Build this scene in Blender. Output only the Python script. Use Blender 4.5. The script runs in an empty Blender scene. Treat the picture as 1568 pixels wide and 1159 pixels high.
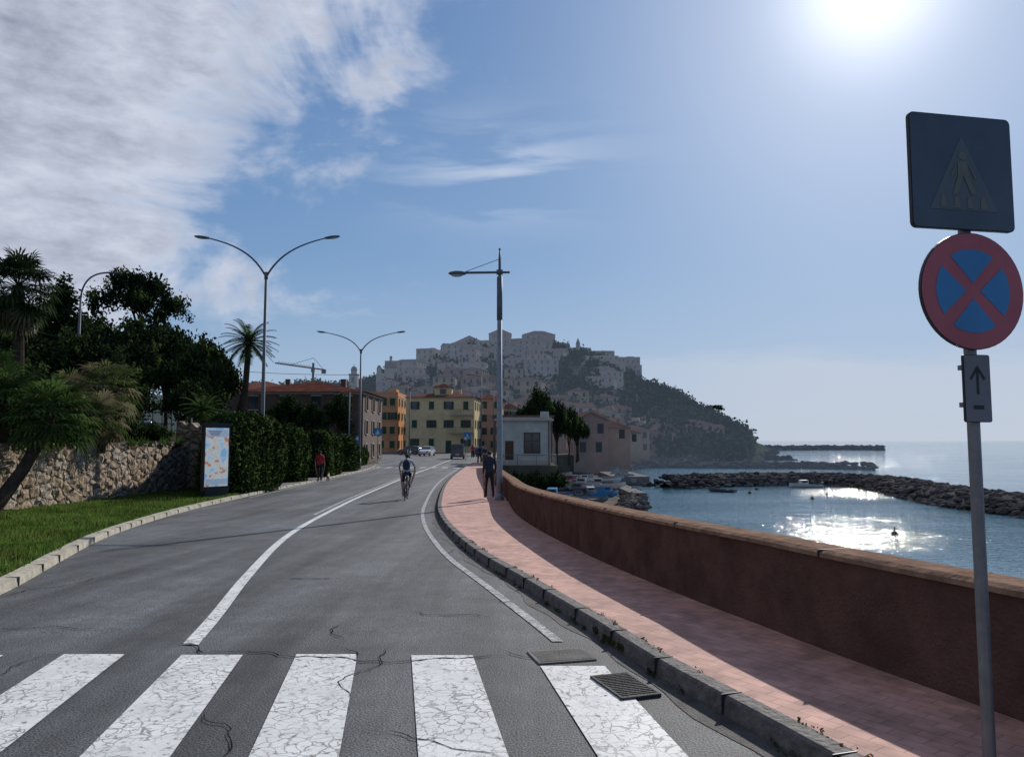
import bpy, math, random
import numpy as np
from mathutils import Vector, Matrix
random.seed(7); rng=np.random.default_rng(7)
scene=bpy.context.scene
R=math.radians
# ------------------------------------------------------------------ materials
def nt(m): return m.node_tree.nodes,m.node_tree.links
HAZE_GLOW=(.30,.39,.54)  # distance haze is painted: a flat emission of this colour added to materials
def mat(name,col,rough=.8,var=.25,scale=3.,bump=0.,bscale=20.,spec=.3,metal=0.,haze=None,col2=None,transl=0.,det=3):
    m=bpy.data.materials.new(name); m.use_nodes=True
    N,L=nt(m); b=N['Principled BSDF']
    matte=bool(haze) or spec<=.1
    tc=N.new('ShaderNodeTexCoord')
    n=N.new('ShaderNodeTexNoise'); n.inputs['Scale'].default_value=scale; n.inputs['Detail'].default_value=det
    n.inputs['Roughness'].default_value=.65
    L.new(tc.outputs['Object'],n.inputs['Vector'])
    r=N.new('ShaderNodeValToRGB')
    c2=col2 if col2 else tuple(min(1,c*(1+var)) for c in col)
    r.color_ramp.elements[0].position=.3; r.color_ramp.elements[1].position=.7
    r.color_ramp.elements[0].color=(*[c*(1-var) for c in col],1)
    r.color_ramp.elements[1].color=(*c2,1)
    L.new(n.outputs['Fac'],r.inputs['Fac'])
    nrm=None
    if bump>0:
        n2=N.new('ShaderNodeTexNoise'); n2.inputs['Scale'].default_value=bscale; n2.inputs['Detail'].default_value=3
        L.new(tc.outputs['Object'],n2.inputs['Vector'])
        bp=N.new('ShaderNodeBump'); bp.inputs['Strength'].default_value=bump; bp.inputs['Distance'].default_value=.03
        L.new(n2.outputs['Fac'],bp.inputs['Height']); nrm=bp.outputs['Normal']
    if matte:
        N.remove(b); d=N.new('ShaderNodeBsdfDiffuse'); L.new(r.outputs['Color'],d.inputs['Color']); out=d.outputs[0]
        if nrm: L.new(nrm,d.inputs['Normal'])
        if haze:
            e=N.new('ShaderNodeEmission'); e.inputs['Color'].default_value=(*HAZE_GLOW,1); e.inputs['Strength'].default_value=haze; a=N.new('ShaderNodeAddShader'); L.new(out,a.inputs[0]); L.new(e.outputs[0],a.inputs[1]); out=a.outputs[0]
        L.new(out,N['Material Output'].inputs['Surface']); return m
    b.inputs['Roughness'].default_value=rough; b.inputs['Metallic'].default_value=metal; b.inputs['Specular IOR Level'].default_value=spec
    L.new(r.outputs['Color'],b.inputs['Base Color'])
    if nrm: L.new(nrm,b.inputs['Normal'])
    return m
def leafmat(name,col,transl=.25,haze=0):
    m=bpy.data.materials.new(name); m.use_nodes=True; N,L=nt(m); N.remove(N['Principled BSDF'])
    tc=N.new('ShaderNodeTexCoord'); n=N.new('ShaderNodeTexNoise'); n.inputs['Scale'].default_value=1.3; n.inputs['Detail'].default_value=1; L.new(tc.outputs['Object'],n.inputs['Vector'])
    r=N.new('ShaderNodeValToRGB'); r.color_ramp.elements[0].position=.35; r.color_ramp.elements[1].position=.65
    r.color_ramp.elements[0].color=(*[c*.65 for c in col],1); r.color_ramp.elements[1].color=(*[c*1.35 for c in col],1); L.new(n.outputs['Fac'],r.inputs[0])
    d=N.new('ShaderNodeBsdfDiffuse'); L.new(r.outputs[0],d.inputs['Color']); out=d.outputs[0]
    if transl>0:
        t=N.new('ShaderNodeBsdfTranslucent'); L.new(r.outputs[0],t.inputs['Color']); mx=N.new('ShaderNodeMixShader'); mx.inputs[0].default_value=transl; L.new(out,mx.inputs[1]); L.new(t.outputs[0],mx.inputs[2]); out=mx.outputs[0]
    if haze>0:
        e=N.new('ShaderNodeEmission'); e.inputs['Color'].default_value=(*HAZE_GLOW,1); e.inputs['Strength'].default_value=haze; a=N.new('ShaderNodeAddShader'); L.new(out,a.inputs[0]); L.new(e.outputs[0],a.inputs[1]); out=a.outputs[0]
    L.new(out,N['Material Output'].inputs['Surface']); return m

def asphalt_mat():
    m=mat('asphalt',(.068,.071,.075),rough=.72,var=.28,scale=.35,spec=.35)
    N,L=nt(m); b=N['Principled BSDF']; tc=N['Texture Coordinate']
    base=b.inputs['Base Color'].links[0].from_socket
    n=N.new('ShaderNodeTexNoise'); n.inputs['Scale'].default_value=70; n.inputs['Detail'].default_value=3
    L.new(tc.outputs['Object'],n.inputs['Vector'])
    r=N.new('ShaderNodeMapRange'); r.inputs['From Min'].default_value=.35;r.inputs['From Max'].default_value=.65
    r.inputs['To Min'].default_value=.42;r.inputs['To Max'].default_value=1.75
    L.new(n.outputs['Fac'],r.inputs['Value'])
    v=N.new('ShaderNodeVectorMath'); v.operation='SCALE'
    L.new(base,v.inputs[0]); L.new(r.outputs[0],v.inputs['Scale'])
    mp=N.new('ShaderNodeMapping'); mp.inputs['Scale'].default_value=(1.3,.10,1); mp.inputs['Rotation'].default_value=(0,0,-.17)
    L.new(tc.outputs['Object'],mp.inputs['Vector'])
    ns=N.new('ShaderNodeTexNoise'); ns.inputs['Scale'].default_value=1.; ns.inputs['Detail'].default_value=5; ns.inputs['Roughness'].default_value=.6
    L.new(mp.outputs[0],ns.inputs['Vector'])
    r2=N.new('ShaderNodeMapRange'); r2.inputs['From Min'].default_value=.35;r2.inputs['From Max'].default_value=.68
    r2.inputs['To Min'].default_value=.55;r2.inputs['To Max'].default_value=1.6
    L.new(ns.outputs['Fac'],r2.inputs['Value'])
    v2=N.new('ShaderNodeVectorMath'); v2.operation='SCALE'; L.new(v.outputs[0],v2.inputs[0]); L.new(r2.outputs[0],v2.inputs['Scale'])
    sn=N.new('ShaderNodeTexNoise'); sn.inputs['Scale'].default_value=2.2; sn.inputs['Detail'].default_value=5; sn.inputs['Roughness'].default_value=.7
    L.new(tc.outputs['Object'],sn.inputs['Vector'])
    sr=N.new('ShaderNodeMapRange'); sr.inputs['From Min'].default_value=.3; sr.inputs['From Max'].default_value=.7; sr.inputs['To Min'].default_value=.72; sr.inputs['To Max'].default_value=1.28
    L.new(sn.outputs['Fac'],sr.inputs['Value'])
    v3=N.new('ShaderNodeVectorMath'); v3.operation='SCALE'; L.new(v2.outputs[0],v3.inputs[0]); L.new(sr.outputs[0],v3.inputs['Scale'])
    L.new(v3.outputs[0],b.inputs['Base Color'])
    bp=N.new('ShaderNodeBump'); bp.inputs['Strength'].default_value=.7; bp.inputs['Distance'].default_value=.012
    L.new(n.outputs['Fac'],bp.inputs['Height']); L.new(bp.outputs['Normal'],b.inputs['Normal'])
    return m
def paint_mat(name,wear=.47,col=(.70,.70,.68),fade=0.):
    m=mat(name,col,rough=.6,var=.12,scale=3,spec=.3)
    N,L=nt(m); b=N['Principled BSDF']; tc=N['Texture Coordinate']
    base=b.inputs['Base Color'].links[0].from_socket
    dn=N.new('ShaderNodeTexNoise'); dn.inputs['Scale'].default_value=7; dn.inputs['Detail'].default_value=4
    L.new(tc.outputs['Object'],dn.inputs['Vector'])
    ma=N.new('ShaderNodeVectorMath'); ma.operation='MULTIPLY_ADD'; ma.inputs[1].default_value=(.16,.16,0)
    L.new(dn.outputs['Color'],ma.inputs[0]); L.new(tc.outputs['Object'],ma.inputs[2])
    vo=N.new('ShaderNodeTexVoronoi'); vo.feature='DISTANCE_TO_EDGE'; vo.inputs['Scale'].default_value=11
    L.new(ma.outputs[0],vo.inputs['Vector'])
    lt=N.new('ShaderNodeMapRange'); lt.inputs['From Min'].default_value=.01; lt.inputs['From Max'].default_value=.05
    L.new(vo.outputs['Distance'],lt.inputs['Value'])
    n=N.new('ShaderNodeTexNoise'); n.inputs['Scale'].default_value=16; n.inputs['Detail'].default_value=7; n.inputs['Roughness'].default_value=.75
    L.new(tc.outputs['Object'],n.inputs['Vector'])
    r=N.new('ShaderNodeMapRange'); r.inputs['From Min'].default_value=wear-.12; r.inputs['From Max'].default_value=wear-.02; r.inputs['To Max'].default_value=1-fade
    L.new(n.outputs['Fac'],r.inputs['Value'])
    n3=N.new('ShaderNodeTexNoise'); n3.inputs['Scale'].default_value=1.6; L.new(tc.outputs['Object'],n3.inputs['Vector'])
    r3=N.new('ShaderNodeMapRange'); r3.inputs['From Min'].default_value=.42; r3.inputs['From Max'].default_value=.64
    r3.inputs['To Min'].default_value=.3; r3.inputs['To Max'].default_value=.95
    L.new(n3.outputs['Fac'],r3.inputs['Value'])
    mx=N.new('ShaderNodeMath'); mx.operation='MAXIMUM'; L.new(lt.outputs[0],mx.inputs[0]); L.new(r3.outputs[0],mx.inputs[1])
    mu=N.new('ShaderNodeMath'); mu.operation='MULTIPLY'; L.new(mx.outputs[0],mu.inputs[0]); L.new(r.outputs[0],mu.inputs[1])
    mix=N.new('ShaderNodeMix'); mix.data_type='RGBA'; mix.inputs[6].default_value=(.10,.10,.10,1)
    L.new(mu.outputs[0],mix.inputs[0]); L.new(base,mix.inputs[7]); L.new(mix.outputs[2],b.inputs['Base Color'])
    return m
def brick_mat():
    m=mat('pink_pavers',(.50,.285,.23),rough=.8,var=.2,scale=1.5)
    N,L=nt(m); b=N['Principled BSDF']; tc=N['Texture Coordinate']; base=b.inputs['Base Color'].links[0].from_socket
    mp=N.new('ShaderNodeMapping'); mp.inputs['Rotation'].default_value=(0,0,.95); L.new(tc.outputs['Object'],mp.inputs['Vector'])
    br=N.new('ShaderNodeTexBrick'); br.inputs['Scale'].default_value=1; br.inputs['Brick Width'].default_value=.20; br.inputs['Row Height'].default_value=.10
    br.inputs['Mortar Size'].default_value=.004; br.inputs['Color1'].default_value=(1.06,1.05,1.05,1); br.inputs['Color2'].default_value=(.86,.86,.86,1); br.inputs['Mortar'].default_value=(.66,.64,.64,1)
    L.new(mp.outputs[0],br.inputs['Vector'])
    mu=N.new('ShaderNodeVectorMath'); mu.operation='MULTIPLY'; L.new(base,mu.inputs[0]); L.new(br.outputs['Color'],mu.inputs[1])
    n=N.new('ShaderNodeTexNoise'); n.inputs['Scale'].default_value=5; n.inputs['Detail'].default_value=7; L.new(tc.outputs['Object'],n.inputs['Vector'])
    r=N.new('ShaderNodeMapRange'); r.inputs['From Min'].default_value=.3; r.inputs['From Max'].default_value=.6; r.inputs['To Min'].default_value=.7; r.inputs['To Max'].default_value=1.08
    L.new(n.outputs['Fac'],r.inputs['Value'])
    v=N.new('ShaderNodeVectorMath'); v.operation='SCALE'; L.new(mu.outputs[0],v.inputs[0]); L.new(r.outputs[0],v.inputs['Scale'])
    L.new(v.outputs[0],b.inputs['Base Color'])
    bp=N.new('ShaderNodeBump'); bp.inputs['Strength'].default_value=.4; bp.inputs['Distance'].default_value=.01
    L.new(br.outputs['Fac'],bp.inputs['Height']); bp.invert=True; L.new(bp.outputs['Normal'],b.inputs['Normal'])
    return m
def rubble_mat():
    m=bpy.data.materials.new('rubble_stone'); m.use_nodes=True; N,L=nt(m); b=N['Principled BSDF']; b.inputs['Roughness'].default_value=.9
    tc=N.new('ShaderNodeTexCoord')
    dn=N.new('ShaderNodeTexNoise'); dn.inputs['Scale'].default_value=2; dn.inputs['Detail'].default_value=3; L.new(tc.outputs['Object'],dn.inputs['Vector'])
    ma=N.new('ShaderNodeVectorMath'); ma.operation='MULTIPLY_ADD'; ma.inputs[1].default_value=(.35,.35,.35); L.new(dn.outputs['Color'],ma.inputs[0]); L.new(tc.outputs['Object'],ma.inputs[2])
    mp=N.new('ShaderNodeMapping'); mp.inputs['Scale'].default_value=(1,1,1.5); L.new(ma.outputs[0],mp.inputs['Vector'])
    vo=N.new('ShaderNodeTexVoronoi'); vo.inputs['Scale'].default_value=1.7; L.new(mp.outputs[0],vo.inputs['Vector'])
    ve=N.new('ShaderNodeTexVoronoi'); ve.feature='DISTANCE_TO_EDGE'; ve.inputs['Scale'].default_value=1.7; L.new(mp.outputs[0],ve.inputs['Vector'])
    sx=N.new('ShaderNodeSeparateColor'); L.new(vo.outputs['Color'],sx.inputs[0])
    r=N.new('ShaderNodeValToRGB'); e=r.color_ramp.elements
    e[0].color=(.22,.16,.10,1); e[1].color=(.38,.30,.21,1); x=e.new(.45); x.color=(.30,.21,.13,1); x=e.new(.75); x.color=(.31,.25,.19,1)
    L.new(sx.outputs[0],r.inputs['Fac'])
    n=N.new('ShaderNodeTexNoise'); n.inputs['Scale'].default_value=14; n.inputs['Detail'].default_value=6; L.new(tc.outputs['Object'],n.inputs['Vector'])
    r2=N.new('ShaderNodeMapRange'); r2.inputs['From Min'].default_value=.3; r2.inputs['From Max'].default_value=.7; r2.inputs['To Min'].default_value=.55; r2.inputs['To Max'].default_value=1.35
    L.new(n.outputs['Fac'],r2.inputs['Value'])
    ed=N.new('ShaderNodeMapRange'); ed.inputs['From Min'].default_value=.01; ed.inputs['From Max'].default_value=.09; ed.inputs['To Min'].default_value=.55; L.new(ve.outputs['Distance'],ed.inputs['Value'])
    mu=N.new('ShaderNodeMath'); mu.operation='MULTIPLY'; L.new(r2.outputs[0],mu.inputs[0]); L.new(ed.outputs[0],mu.inputs[1])
    v=N.new('ShaderNodeVectorMath'); v.operation='SCALE'; L.new(r.outputs[0],v.inputs[0]); L.new(mu.outputs[0],v.inputs['Scale'])
    L.new(v.outputs[0],b.inputs['Base Color'])
    h=N.new('ShaderNodeMapRange'); h.inputs['From Max'].default_value=.15; L.new(ve.outputs['Distance'],h.inputs['Value'])
    ad=N.new('ShaderNodeMath'); ad.operation='MULTIPLY_ADD'; ad.inputs[1].default_value=.3; L.new(n.outputs['Fac'],ad.inputs[0]); L.new(h.outputs[0],ad.inputs[2])
    bp=N.new('ShaderNodeBump'); bp.inputs['Strength'].default_value=1; bp.inputs['Distance'].default_value=.06; L.new(ad.outputs[0],bp.inputs['Height']); L.new(bp.outputs['Normal'],b.inputs['Normal'])
    return m
def water_mat():
    m=bpy.data.materials.new('sea_water'); m.use_nodes=True; N,L=nt(m); b=N['Principled BSDF']
    b.inputs['Base Color'].default_value=(.06,.15,.20,1); b.inputs['Roughness'].default_value=.05; b.inputs['IOR'].default_value=1.33
    tc=N.new('ShaderNodeTexCoord')
    mp=N.new('ShaderNodeMapping'); mp.inputs['Scale'].default_value=(.8,1.5,1); mp.inputs['Rotation'].default_value=(0,0,.3); L.new(tc.outputs['Object'],mp.inputs['Vector'])
    n=N.new('ShaderNodeTexNoise'); n.inputs['Scale'].default_value=1.7; n.inputs['Detail'].default_value=3; n.inputs['Roughness'].default_value=.55; L.new(mp.outputs[0],n.inputs['Vector'])
    n2=N.new('ShaderNodeTexNoise'); n2.inputs['Scale'].default_value=.12; n2.inputs['Detail'].default_value=2; L.new(mp.outputs[0],n2.inputs['Vector'])
    n3=N.new('ShaderNodeTexNoise'); n3.inputs['Scale'].default_value=.05; n3.inputs['Detail'].default_value=3; L.new(mp.outputs[0],n3.inputs['Vector'])
    g=N.new('ShaderNodeMapRange'); g.inputs['From Min'].default_value=.4; g.inputs['From Max'].default_value=.62; g.inputs['To Min'].default_value=.6; g.inputs['To Max'].default_value=1.3; L.new(n3.outputs['Fac'],g.inputs['Value'])
    mu=N.new('ShaderNodeMath'); mu.operation='MULTIPLY'; L.new(n.outputs['Fac'],mu.inputs[0]); L.new(g.outputs[0],mu.inputs[1])
    ad=N.new('ShaderNodeMath'); ad.operation='MULTIPLY_ADD'; ad.inputs[1].default_value=1.6; L.new(n2.outputs['Fac'],ad.inputs[0]); L.new(mu.outputs[0],ad.inputs[2])
    bp=N.new('ShaderNodeBump'); bp.inputs['Strength'].default_value=.55; bp.inputs['Distance'].default_value=.20; L.new(ad.outputs[0],bp.inputs['Height']); L.new(bp.outputs['Normal'],b.inputs['Normal'])
    return m
# ------------------------------------------------------------------ mesh builder
COL=scene.collection
class MB:
    def __init__(s): s.v=[];s.f=[];s.m=[]
    def add(s,vs,fs,mi=0):
        o=len(s.v); s.v.extend([tuple(x) for x in vs]); s.f.extend([tuple(i+o for i in f) for f in fs]); s.m.extend([mi]*len(fs))
    def box(s,c,sz,mi=0,M=None):
        x,y,z=sz[0]/2,sz[1]/2,sz[2]/2
        vs=[Vector((c[0]+a*x,c[1]+b*y,c[2]+d*z)) for a in(-1,1) for b in(-1,1) for d in(-1,1)]
        if M: vs=[M@v for v in vs]
        s.add(vs,[(0,1,3,2),(4,6,7,5),(0,4,5,1),(2,3,7,6),(0,2,6,4),(1,5,7,3)],mi)
    def tube(s,pts,rad,n=8,mi=0,cap=True):
        pts=[Vector(p) for p in pts]
        if not hasattr(rad,'__len__'): rad=[rad]*len(pts)
        rings=[]; ref=None
        for i,p in enumerate(pts):
            t=(pts[min(i+1,len(pts)-1)]-pts[max(i-1,0)]).normalized()
            if ref is None:
                ref=Vector((1,0,0)) if abs(t.x)<.9 else Vector((0,1,0))
            a=(ref-t*ref.dot(t)).normalized(); ref=a; b=t.cross(a)
            rings.append([p+(a*math.cos(k*2*math.pi/n)+b*math.sin(k*2*math.pi/n))*rad[i] for k in range(n)])
        vs=[v for r in rings for v in r]; fs=[]
        for i in range(len(pts)-1):
            for k in range(n):
                fs.append((i*n+k,i*n+(k+1)%n,(i+1)*n+(k+1)%n,(i+1)*n+k))
        if cap: fs.append(tuple(range(n))[::-1]); fs.append(tuple((len(pts)-1)*n+k for k in range(n)))
        s.add(vs,fs,mi)
    def ell(s,c,r,mi=0,n=10,m=6,M=None):
        vs=[];fs=[]
        for i in range(m+1):
            th=math.pi*i/m
            for k in range(n):
                ph=2*math.pi*k/n
                v=Vector((c[0]+r[0]*math.sin(th)*math.cos(ph),c[1]+r[1]*math.sin(th)*math.sin(ph),c[2]+r[2]*math.cos(th)))
                vs.append(M@v if M else v)
        for i in range(m):
            for k in range(n): fs.append((i*n+k,(i+1)*n+k,(i+1)*n+(k+1)%n,i*n+(k+1)%n))
        s.add(vs,fs,mi)
    def build(s,name,mats,smooth=False,parent=None,bevel=0,loc=None,rotz=0):
        me=bpy.data.meshes.new(name); me.from_pydata(s.v,[],s.f)
        for m in mats: me.materials.append(m)
        me.polygons.foreach_set('material_index',s.m)
        if smooth: me.polygons.foreach_set('use_smooth',[True]*len(s.f))
        me.update()
        ob=bpy.data.objects.new(name,me); COL.objects.link(ob)
        if parent: ob.parent=parent
        if loc: ob.location=loc
        ob.rotation_euler[2]=rotz
        if bevel: 
            b=ob.modifiers.new('bev','BEVEL'); b.width=bevel; b.segments=2; b.limit_method='ANGLE'
        return ob
def quads_mesh(name,V,mi,mats,nper=4):
    n=len(V)//nper; me=bpy.data.meshes.new(name)
    me.vertices.add(len(V)); me.vertices.foreach_set('co',V.astype(np.float32).ravel())
    me.loops.add(len(V)); me.loops.foreach_set('vertex_index',np.arange(len(V),dtype=np.int32))
    me.polygons.add(n); me.polygons.foreach_set('loop_start',np.arange(n,dtype=np.int32)*nper)
    me.polygons.foreach_set('loop_total',np.full(n,nper,dtype=np.int32))
    for m in mats: me.materials.append(m)
    me.polygons.foreach_set('material_index',mi.astype(np.int32)); me.update(calc_edges=True); me.validate()
    return me
def leaf_quads(P,size,elong=1.6):
    n=len(P); a=rng.normal(size=(n,3)); a/=np.linalg.norm(a,axis=1)[:,None]
    b=rng.normal(size=(n,3)); b-=a*(a*b).sum(1)[:,None]; b/=np.linalg.norm(b,axis=1)[:,None]
    s=(size*rng.uniform(.6,1.3,n))[:,None]; a=a*s*elong/2; b=b*s/2
    return np.stack([P-a,P-b*.9,P+a,P+b*.9],1).reshape(-1,3)
def hcurve(pts):
    t=np.array([p[0] for p in pts],float); x=np.array([p[1] for p in pts],float); m=np.gradient(x,t)
    def f(s):
        s=np.clip(s,t[0],t[-1]); i=int(np.clip(np.searchsorted(t,s)-1,0,len(t)-2)); h=t[i+1]-t[i]; u=(s-t[i])/h
        return float((2*u**3-3*u**2+1)*x[i]+(u**3-2*u**2+u)*h*m[i]+(-2*u**3+3*u**2)*x[i+1]+(u**3-u**2)*h*m[i+1])
    return f
def ss(a,b,x):
    t=min(1,max(0,(x-a)/(b-a))); return t*t*(3-2*t)
_rz=hcurve([(7,0),(12,-.12),(20,-.32),(29,-.46),(41,-.53),(60,-.56),(100,-.6),(260,-.6)])
def roadz(y): return 0. if y<=7 else min(0,_rz(y))
kerbR=hcurve([(-40,8),(-2,3.3),(1,2.62),(3.2,1.95),(4.4,1.58),(5.9,1.07),(7.75,.6),(10.05,.03),(12,-.47),(16.2,-1.28),(21.7,-2.08),(29,-2.75),(41,-3.5),(57,-3.9),(73,-3.95),(88,-3.6),(110,-2.6),(125,-1.2)])
kerbL=hcurve([(-40,-4.6),(0,-4.8),(5,-5.15),(9.2,-6.0),(12.1,-7.0),(15,-8),(22.8,-9.75),(29,-10.4),(45,-10.95),(62,-11.45),(73,-12.8),(90,-16),(125,-22)])
wallX=hcurve([(-40,10.2),(-1.5,4.95),(2.2,3.75),(4.5,3.02),(6.3,2.40),(10,1.52),(14.3,.82),(19.7,.2),(27,-.18),(34,-.6),(48,-1.5),(62,-2.2)])
centre=hcurve([(0,-2.0),(6.7,-2.75),(10.4,-3.55),(15.2,-4.5),(26.5,-5.75),(40,-6.4),(66,-6.9),(88,-7.3),(110,-7.6)])
def ys_between(a,b,st=.5):
    k=[a]; y=math.floor(a/st+1)*st
    while y<b-1e-4: k.append(y); y+=st
    k.append(b); return k
def ribbon(mb,fl,fr,a,b,dz,mi=0,st=.5,zf=roadz):
    Y=ys_between(a,b,st); vs=[]
    for y in Y: vs+= [(fl(y),y,zf(y)+dz),(fr(y),y,zf(y)+dz)]
    mb.add(vs,[(2*i,2*i+1,2*i+3,2*i+2) for i in range(len(Y)-1)],mi)
def strip3(mb,prof,a,b,mi=0,st=.5,zf=roadz,cap=True):
    Y=ys_between(a,b,st); n=len(prof); vs=[(fx(y),y,zf(y)+dz) for y in Y for fx,dz in prof]
    mb.add(vs,[(i*n+k,i*n+k+1,(i+1)*n+k+1,(i+1)*n+k) for i in range(len(Y)-1) for k in range(n-1)],mi)
    if cap: mb.add([vs[k] for k in range(n)],[tuple(range(n))],mi); mb.add([vs[-n+k] for k in range(n)],[tuple(range(n))[::-1]],mi)
# ------------------------------------------------------------------ material library
M_asph=asphalt_mat(); M_paint=paint_mat('road_paint'); M_paint2=paint_mat('road_paint_worn',.54,(.55,.55,.53),.25); M_brick=brick_mat(); M_rub=rubble_mat(); M_sea=water_mat()
M_kerb=mat('kerb_stone',(.12,.11,.105),var=.4,scale=9,bump=.7,bscale=25)
M_kerbL=mat('kerb_pale',(.36,.33,.26),var=.35,scale=5,bump=.5)
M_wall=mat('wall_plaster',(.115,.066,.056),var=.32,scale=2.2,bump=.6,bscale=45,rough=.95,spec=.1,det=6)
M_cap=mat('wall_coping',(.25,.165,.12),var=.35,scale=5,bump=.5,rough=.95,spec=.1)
M_earth=mat('earth',(.12,.11,.08),var=.3,scale=.6,spec=.05)
M_soil=mat('hillside_soil',(.05,.055,.03),var=.3,scale=.6,spec=.05)
M_grass=mat('grass_ground',(.05,.09,.02),var=.45,scale=1.2,spec=.05)
M_blade=leafmat('grass_blade',(.085,.15,.028),.45); M_blade2=leafmat('grass_blade_dry',(.14,.15,.05),.4)
M_metal=mat('galvanised',(.20,.21,.22),rough=.5,metal=.5,var=.15,scale=12)
M_lamp=mat('lamp_paint',(.12,.14,.16),rough=.6,var=.15,scale=6,spec=.2)
M_lamp2=mat('lamp_paint_pale',(.24,.27,.30),rough=.6,var=.15,scale=6,spec=.2)
M_glassl=mat('lamp_glass',(.45,.45,.42),rough=.2,var=.05)
M_dark=mat('dark_metal',(.03,.032,.035),rough=.5,var=.2)
M_glass=mat('window_glass',(.03,.04,.05),rough=.12,var=.2,spec=.6)
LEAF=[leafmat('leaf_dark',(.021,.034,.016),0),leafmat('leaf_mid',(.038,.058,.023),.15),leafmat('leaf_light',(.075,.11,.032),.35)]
M_leafB=LEAF[1]
M_palmG=leafmat('palm_green',(.065,.11,.03),.32)
M_palmD=leafmat('palm_dark',(.03,.05,.022),.2)
M_palmY=leafmat('palm_straw',(.18,.16,.09),.3)
M_bark=mat('bark',(.06,.047,.035),var=.4,scale=6,bump=.8,spec=.1)
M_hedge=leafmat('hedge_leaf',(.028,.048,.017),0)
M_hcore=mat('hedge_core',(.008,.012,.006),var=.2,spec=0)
M_rock=mat('breakwater_rock',(.085,.08,.078),var=.4,scale=.8,bump=.6,bscale=4,spec=.05)
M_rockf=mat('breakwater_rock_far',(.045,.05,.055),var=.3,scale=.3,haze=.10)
M_sand=mat('beach_sand',(.14,.125,.105),var=.35,scale=.9,spec=.05)
M_conc=mat('concrete',(.22,.21,.20),var=.3,scale=2,bump=.3,spec=.1)

# ------------------------------------------------------------------ sea, ground
mb=MB(); mb.add([(-9000,-3000,-4.25),(14000,-3000,-4.25),(14000,16000,-4.25),(-9000,16000,-4.25)],[(0,1,2,3)]); mb.build('sea',[M_sea])
coast=hcurve([(72,4.3),(80,4.3),(100,4.6),(115,7),(130,12),(160,20),(200,22),(260,20),(400,0),(600,-40),(900,-60),(1500,-500),(3000,-1500)])
def coastX(y): return wallX(y)+.2 if y<62 else (coast(y) if y>=72 else -1.9)
mb=MB(); Y=list(range(-60,-2,6))+list(np.arange(-2,62,.5))+[61.9,62.6,71.9,72]+list(range(74,130,2))+list(range(130,300,10))+list(range(300,3001,150))
Y=sorted(set(float(y) for y in Y)); vs=[];n=7
for y in Y:
    c=coastX(y); z=roadz(y)-.03
    for k in (-3000,-300,-80,-40): vs.append((min(k,c-30),y,z))
    vs+= [(c-8 if c-8>-24 else min(-24,c-8),y,z),(c,y,z),(c+.1,y,-6)]
mb.add(vs,[(i*n+k,i*n+k+1,(i+1)*n+k+1,(i+1)*n+k) for i in range(len(Y)-1) for k in range(n-1)]); mb.build('ground',[M_earth])
mb=MB(); ribbon(mb,kerbL,kerbR,-40,125,0); mb.build('road',[M_asph])
mb=MB(); ribbon(mb,lambda y:-34,lambda y:-1.5 if y<150 else -11,125,175,.0,st=5); mb.add([(-34,175,-.6),(-11,175,-.6),(-6,260,-.6),(-30,260,-.6)],[(0,1,2,3)]); mb.build('road_junction',[M_asph])
mb=MB(); kw=.15
strip3(mb,[(kerbR,-.02),(lambda y:kerbR(y)+.02,.105),(lambda y:kerbR(y)+.035,.122),(lambda y:kerbR(y)+kw,.126),(lambda y:kerbR(y)+kw,-.02)],-40,120)
ob=mb.build('kerb',[M_kerb])
mb=MB(); y=-4.
while y<60:
    x=kerbR(y); t=(kerbR(y+.1)-kerbR(y-.1))/.2; a=math.atan(-t)
    Mx=Matrix.Translation((x+kw/2,y,roadz(y)+.062))@Matrix.Rotation(a,4,'Z'); mb.box((0,0,0),(kw+.004,.008,.136),0,Mx); y+=random.uniform(.8,1.15)
mb.build('kerb_joints',[M_dark],parent=ob)
mb=MB(); ribbon(mb,lambda y:kerbR(y)+kw,lambda y:wallX(y) if y<62 else -1.9,-40,62,.118); ribbon(mb,lambda y:kerbR(y)+kw,lambda y:max(-1.9,kerbR(y)+1.9),62,120,.118)
mb.build('pavement',[M_brick])
M_gut=mat('gutter_asphalt',(.075,.07,.066),var=.45,scale=5,bump=.5,bscale=60)
mb=MB(); ribbon(mb,lambda y:kerbR(y)-.16-.05*math.sin(y*1.7)-.03*math.sin(y*5.3),lambda y:kerbR(y)-.002,-10,70,.004,st=.25); mb.build('gutter',[M_gut])
mb=MB()
strip3(mb,[(wallX,-.02),(wallX,.85)],-40,62,0,cap=False)
strip3(mb,[(lambda y:wallX(y)+.3,.85),(lambda y:wallX(y)+.3,-6)],-40,62,0,cap=False)
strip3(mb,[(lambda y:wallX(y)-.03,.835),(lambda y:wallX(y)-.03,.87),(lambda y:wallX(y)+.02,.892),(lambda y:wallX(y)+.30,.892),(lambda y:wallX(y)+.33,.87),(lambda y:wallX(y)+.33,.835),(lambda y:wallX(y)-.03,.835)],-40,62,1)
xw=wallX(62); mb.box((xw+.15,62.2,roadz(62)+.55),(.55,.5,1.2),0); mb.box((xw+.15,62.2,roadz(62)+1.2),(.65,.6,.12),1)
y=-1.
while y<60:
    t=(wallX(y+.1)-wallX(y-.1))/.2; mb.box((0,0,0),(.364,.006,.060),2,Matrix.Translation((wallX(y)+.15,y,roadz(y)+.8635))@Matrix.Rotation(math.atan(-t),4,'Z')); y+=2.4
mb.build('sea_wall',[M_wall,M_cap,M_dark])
mb=MB()
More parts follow.
